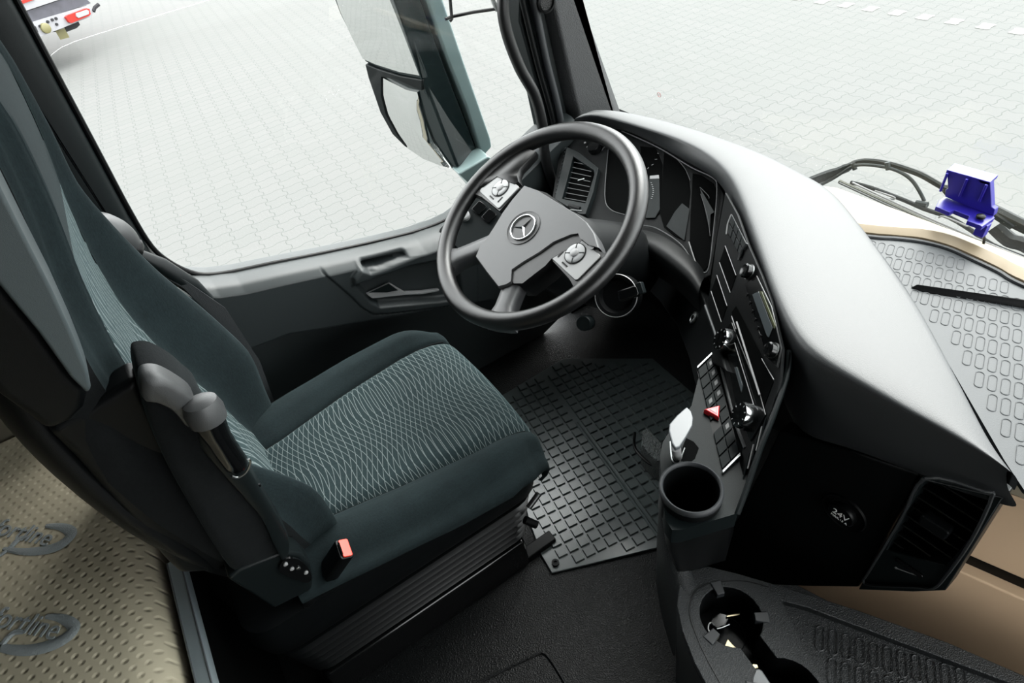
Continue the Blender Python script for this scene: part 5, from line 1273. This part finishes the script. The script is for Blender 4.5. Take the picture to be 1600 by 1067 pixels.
r2 = mth(t, 'SQRT', mth(t, 'ADD', mth(t, 'MULTIPLY', fx, fx), mth(t, 'MULTIPLY', mth(t, 'MULTIPLY', fy, fy), .8)))
hgt = mth(t, 'SMOOTH_MIN', mth(t, 'MULTIPLY', r2, 3.6), 1.0, .3)
bump(t, b, hgt, 1.0, .0020)
b.inputs['Base Color'].default_value = (0.42, 0.38, 0.28, 1); b.inputs['Roughness'].default_value = .6; b.inputs['Specular IOR Level'].default_value = .3
M['mattress'] = m
prof = [(-1.1, .30), (-.36, .30), (-.335, .32), (-.328, .36), (-.328, .44), (-.335, .475), (-.352, .495), (-.385, .503), (-.50, .505), (-1.1, .505)]
rows = [[Vector((x_, y_, z_)) for x_, z_ in prof] for y_ in (-1.05, -.5, 0, .4, .8, 1.10)]
MB().loft(rows).build('mattress_body', M['mattress'], bed, smooth=60)
M['emb'] = plastic('grey_embroidery', (0.25, 0.28, 0.285), .6, 500, .6, .3)
def swoosh(pts, w, z=.506):
    P = cr([at(x_, y_, z=z) for x_, y_ in pts], 6); n = len(P); rows = []
    for i, p in enumerate(P):
        d_ = (P[min(i + 1, n - 1)] - P[max(i - 1, 0)]).normalized(); s_ = Vector((-d_.y, d_.x, 0)); ww = w * (.35 + .65 * sin(pi * min(1, (i + 1) / n)))
        rows.append([p + s_ * ww, p + s_ * ww * .5 + Vector((0, 0, .0025)), p - s_ * ww * .5 + Vector((0, 0, .0025)), p - s_ * ww])
    return MB().grid(rows)
def cb(l): return [(x_ / 3.365, 750 + y_ / 3.365) for x_, y_ in l]
swoosh(cb([(245, 715), (320, 725), (375, 755), (385, 790), (330, 840), (230, 880), (120, 895), (10, 880), (-80, 840)]), .0105).build('embroidery', M['emb'], bed)
swoosh(cb([(245, 240), (320, 245), (365, 265), (370, 295), (310, 345), (220, 370), (120, 375), (20, 362)]), .0105).build('embroidery', M['emb'], bed)
swoosh(cb([(130, 800), (80, 800), (40, 830), (0, 880), (-60, 930)]), .006).build('embroidery', M['emb'], bed)
swoosh(cb([(150, 300), (100, 310), (60, 350), (0, 400)]), .006).build('embroidery', M['emb'], bed)
for cx_, cy_ in ((60, 715), (60, 240)):
    p_ = at(cx_ * 0 + (40) / 3.365, 750 + (cy_ + 18) / 3.365, z=.507)
    d_ = at(60, 750 + (cy_ + 20) / 3.365, z=.507) - at(0, 750 + (cy_ - 25) / 3.365, z=.507)
    T_ = frame(p_, (0, 0, 1), Vector((-d_.y, d_.x, 0)))
    text_part('embroidery', 'comfortline', .045, T_, M['emb'], bed, .001)
rail = empty('bed_rail', (-.31, .2, .2), 'grey aluminium edge rail in front of the mattress', 'rail')
MB().loft([[Vector((x_, y_, z_)) for x_, z_ in [(-.316, .440), (-.316, .452), (-.312, .458), (-.290, .458), (-.287, .452), (-.287, .440)]] for y_ in (-1.1, .62)]).build('rail_profile', M['alu'], rail)
MB().box((-.302, -.24, .22), (.024, 1.72, .438)).build('rail_web', M['void'], rail)
for x_ in (-.312, -.291): MB().tube([(x_, -1.1, .4585), (x_, .62, .4585)], .0012, 6).build('rail_bead', M['key'], rail)
bs = MB().box((-.70, 0, .15), (.75, 2.1, .28)).build('wall_bed_base', M['carpet']); tag(bs, kind='structure')
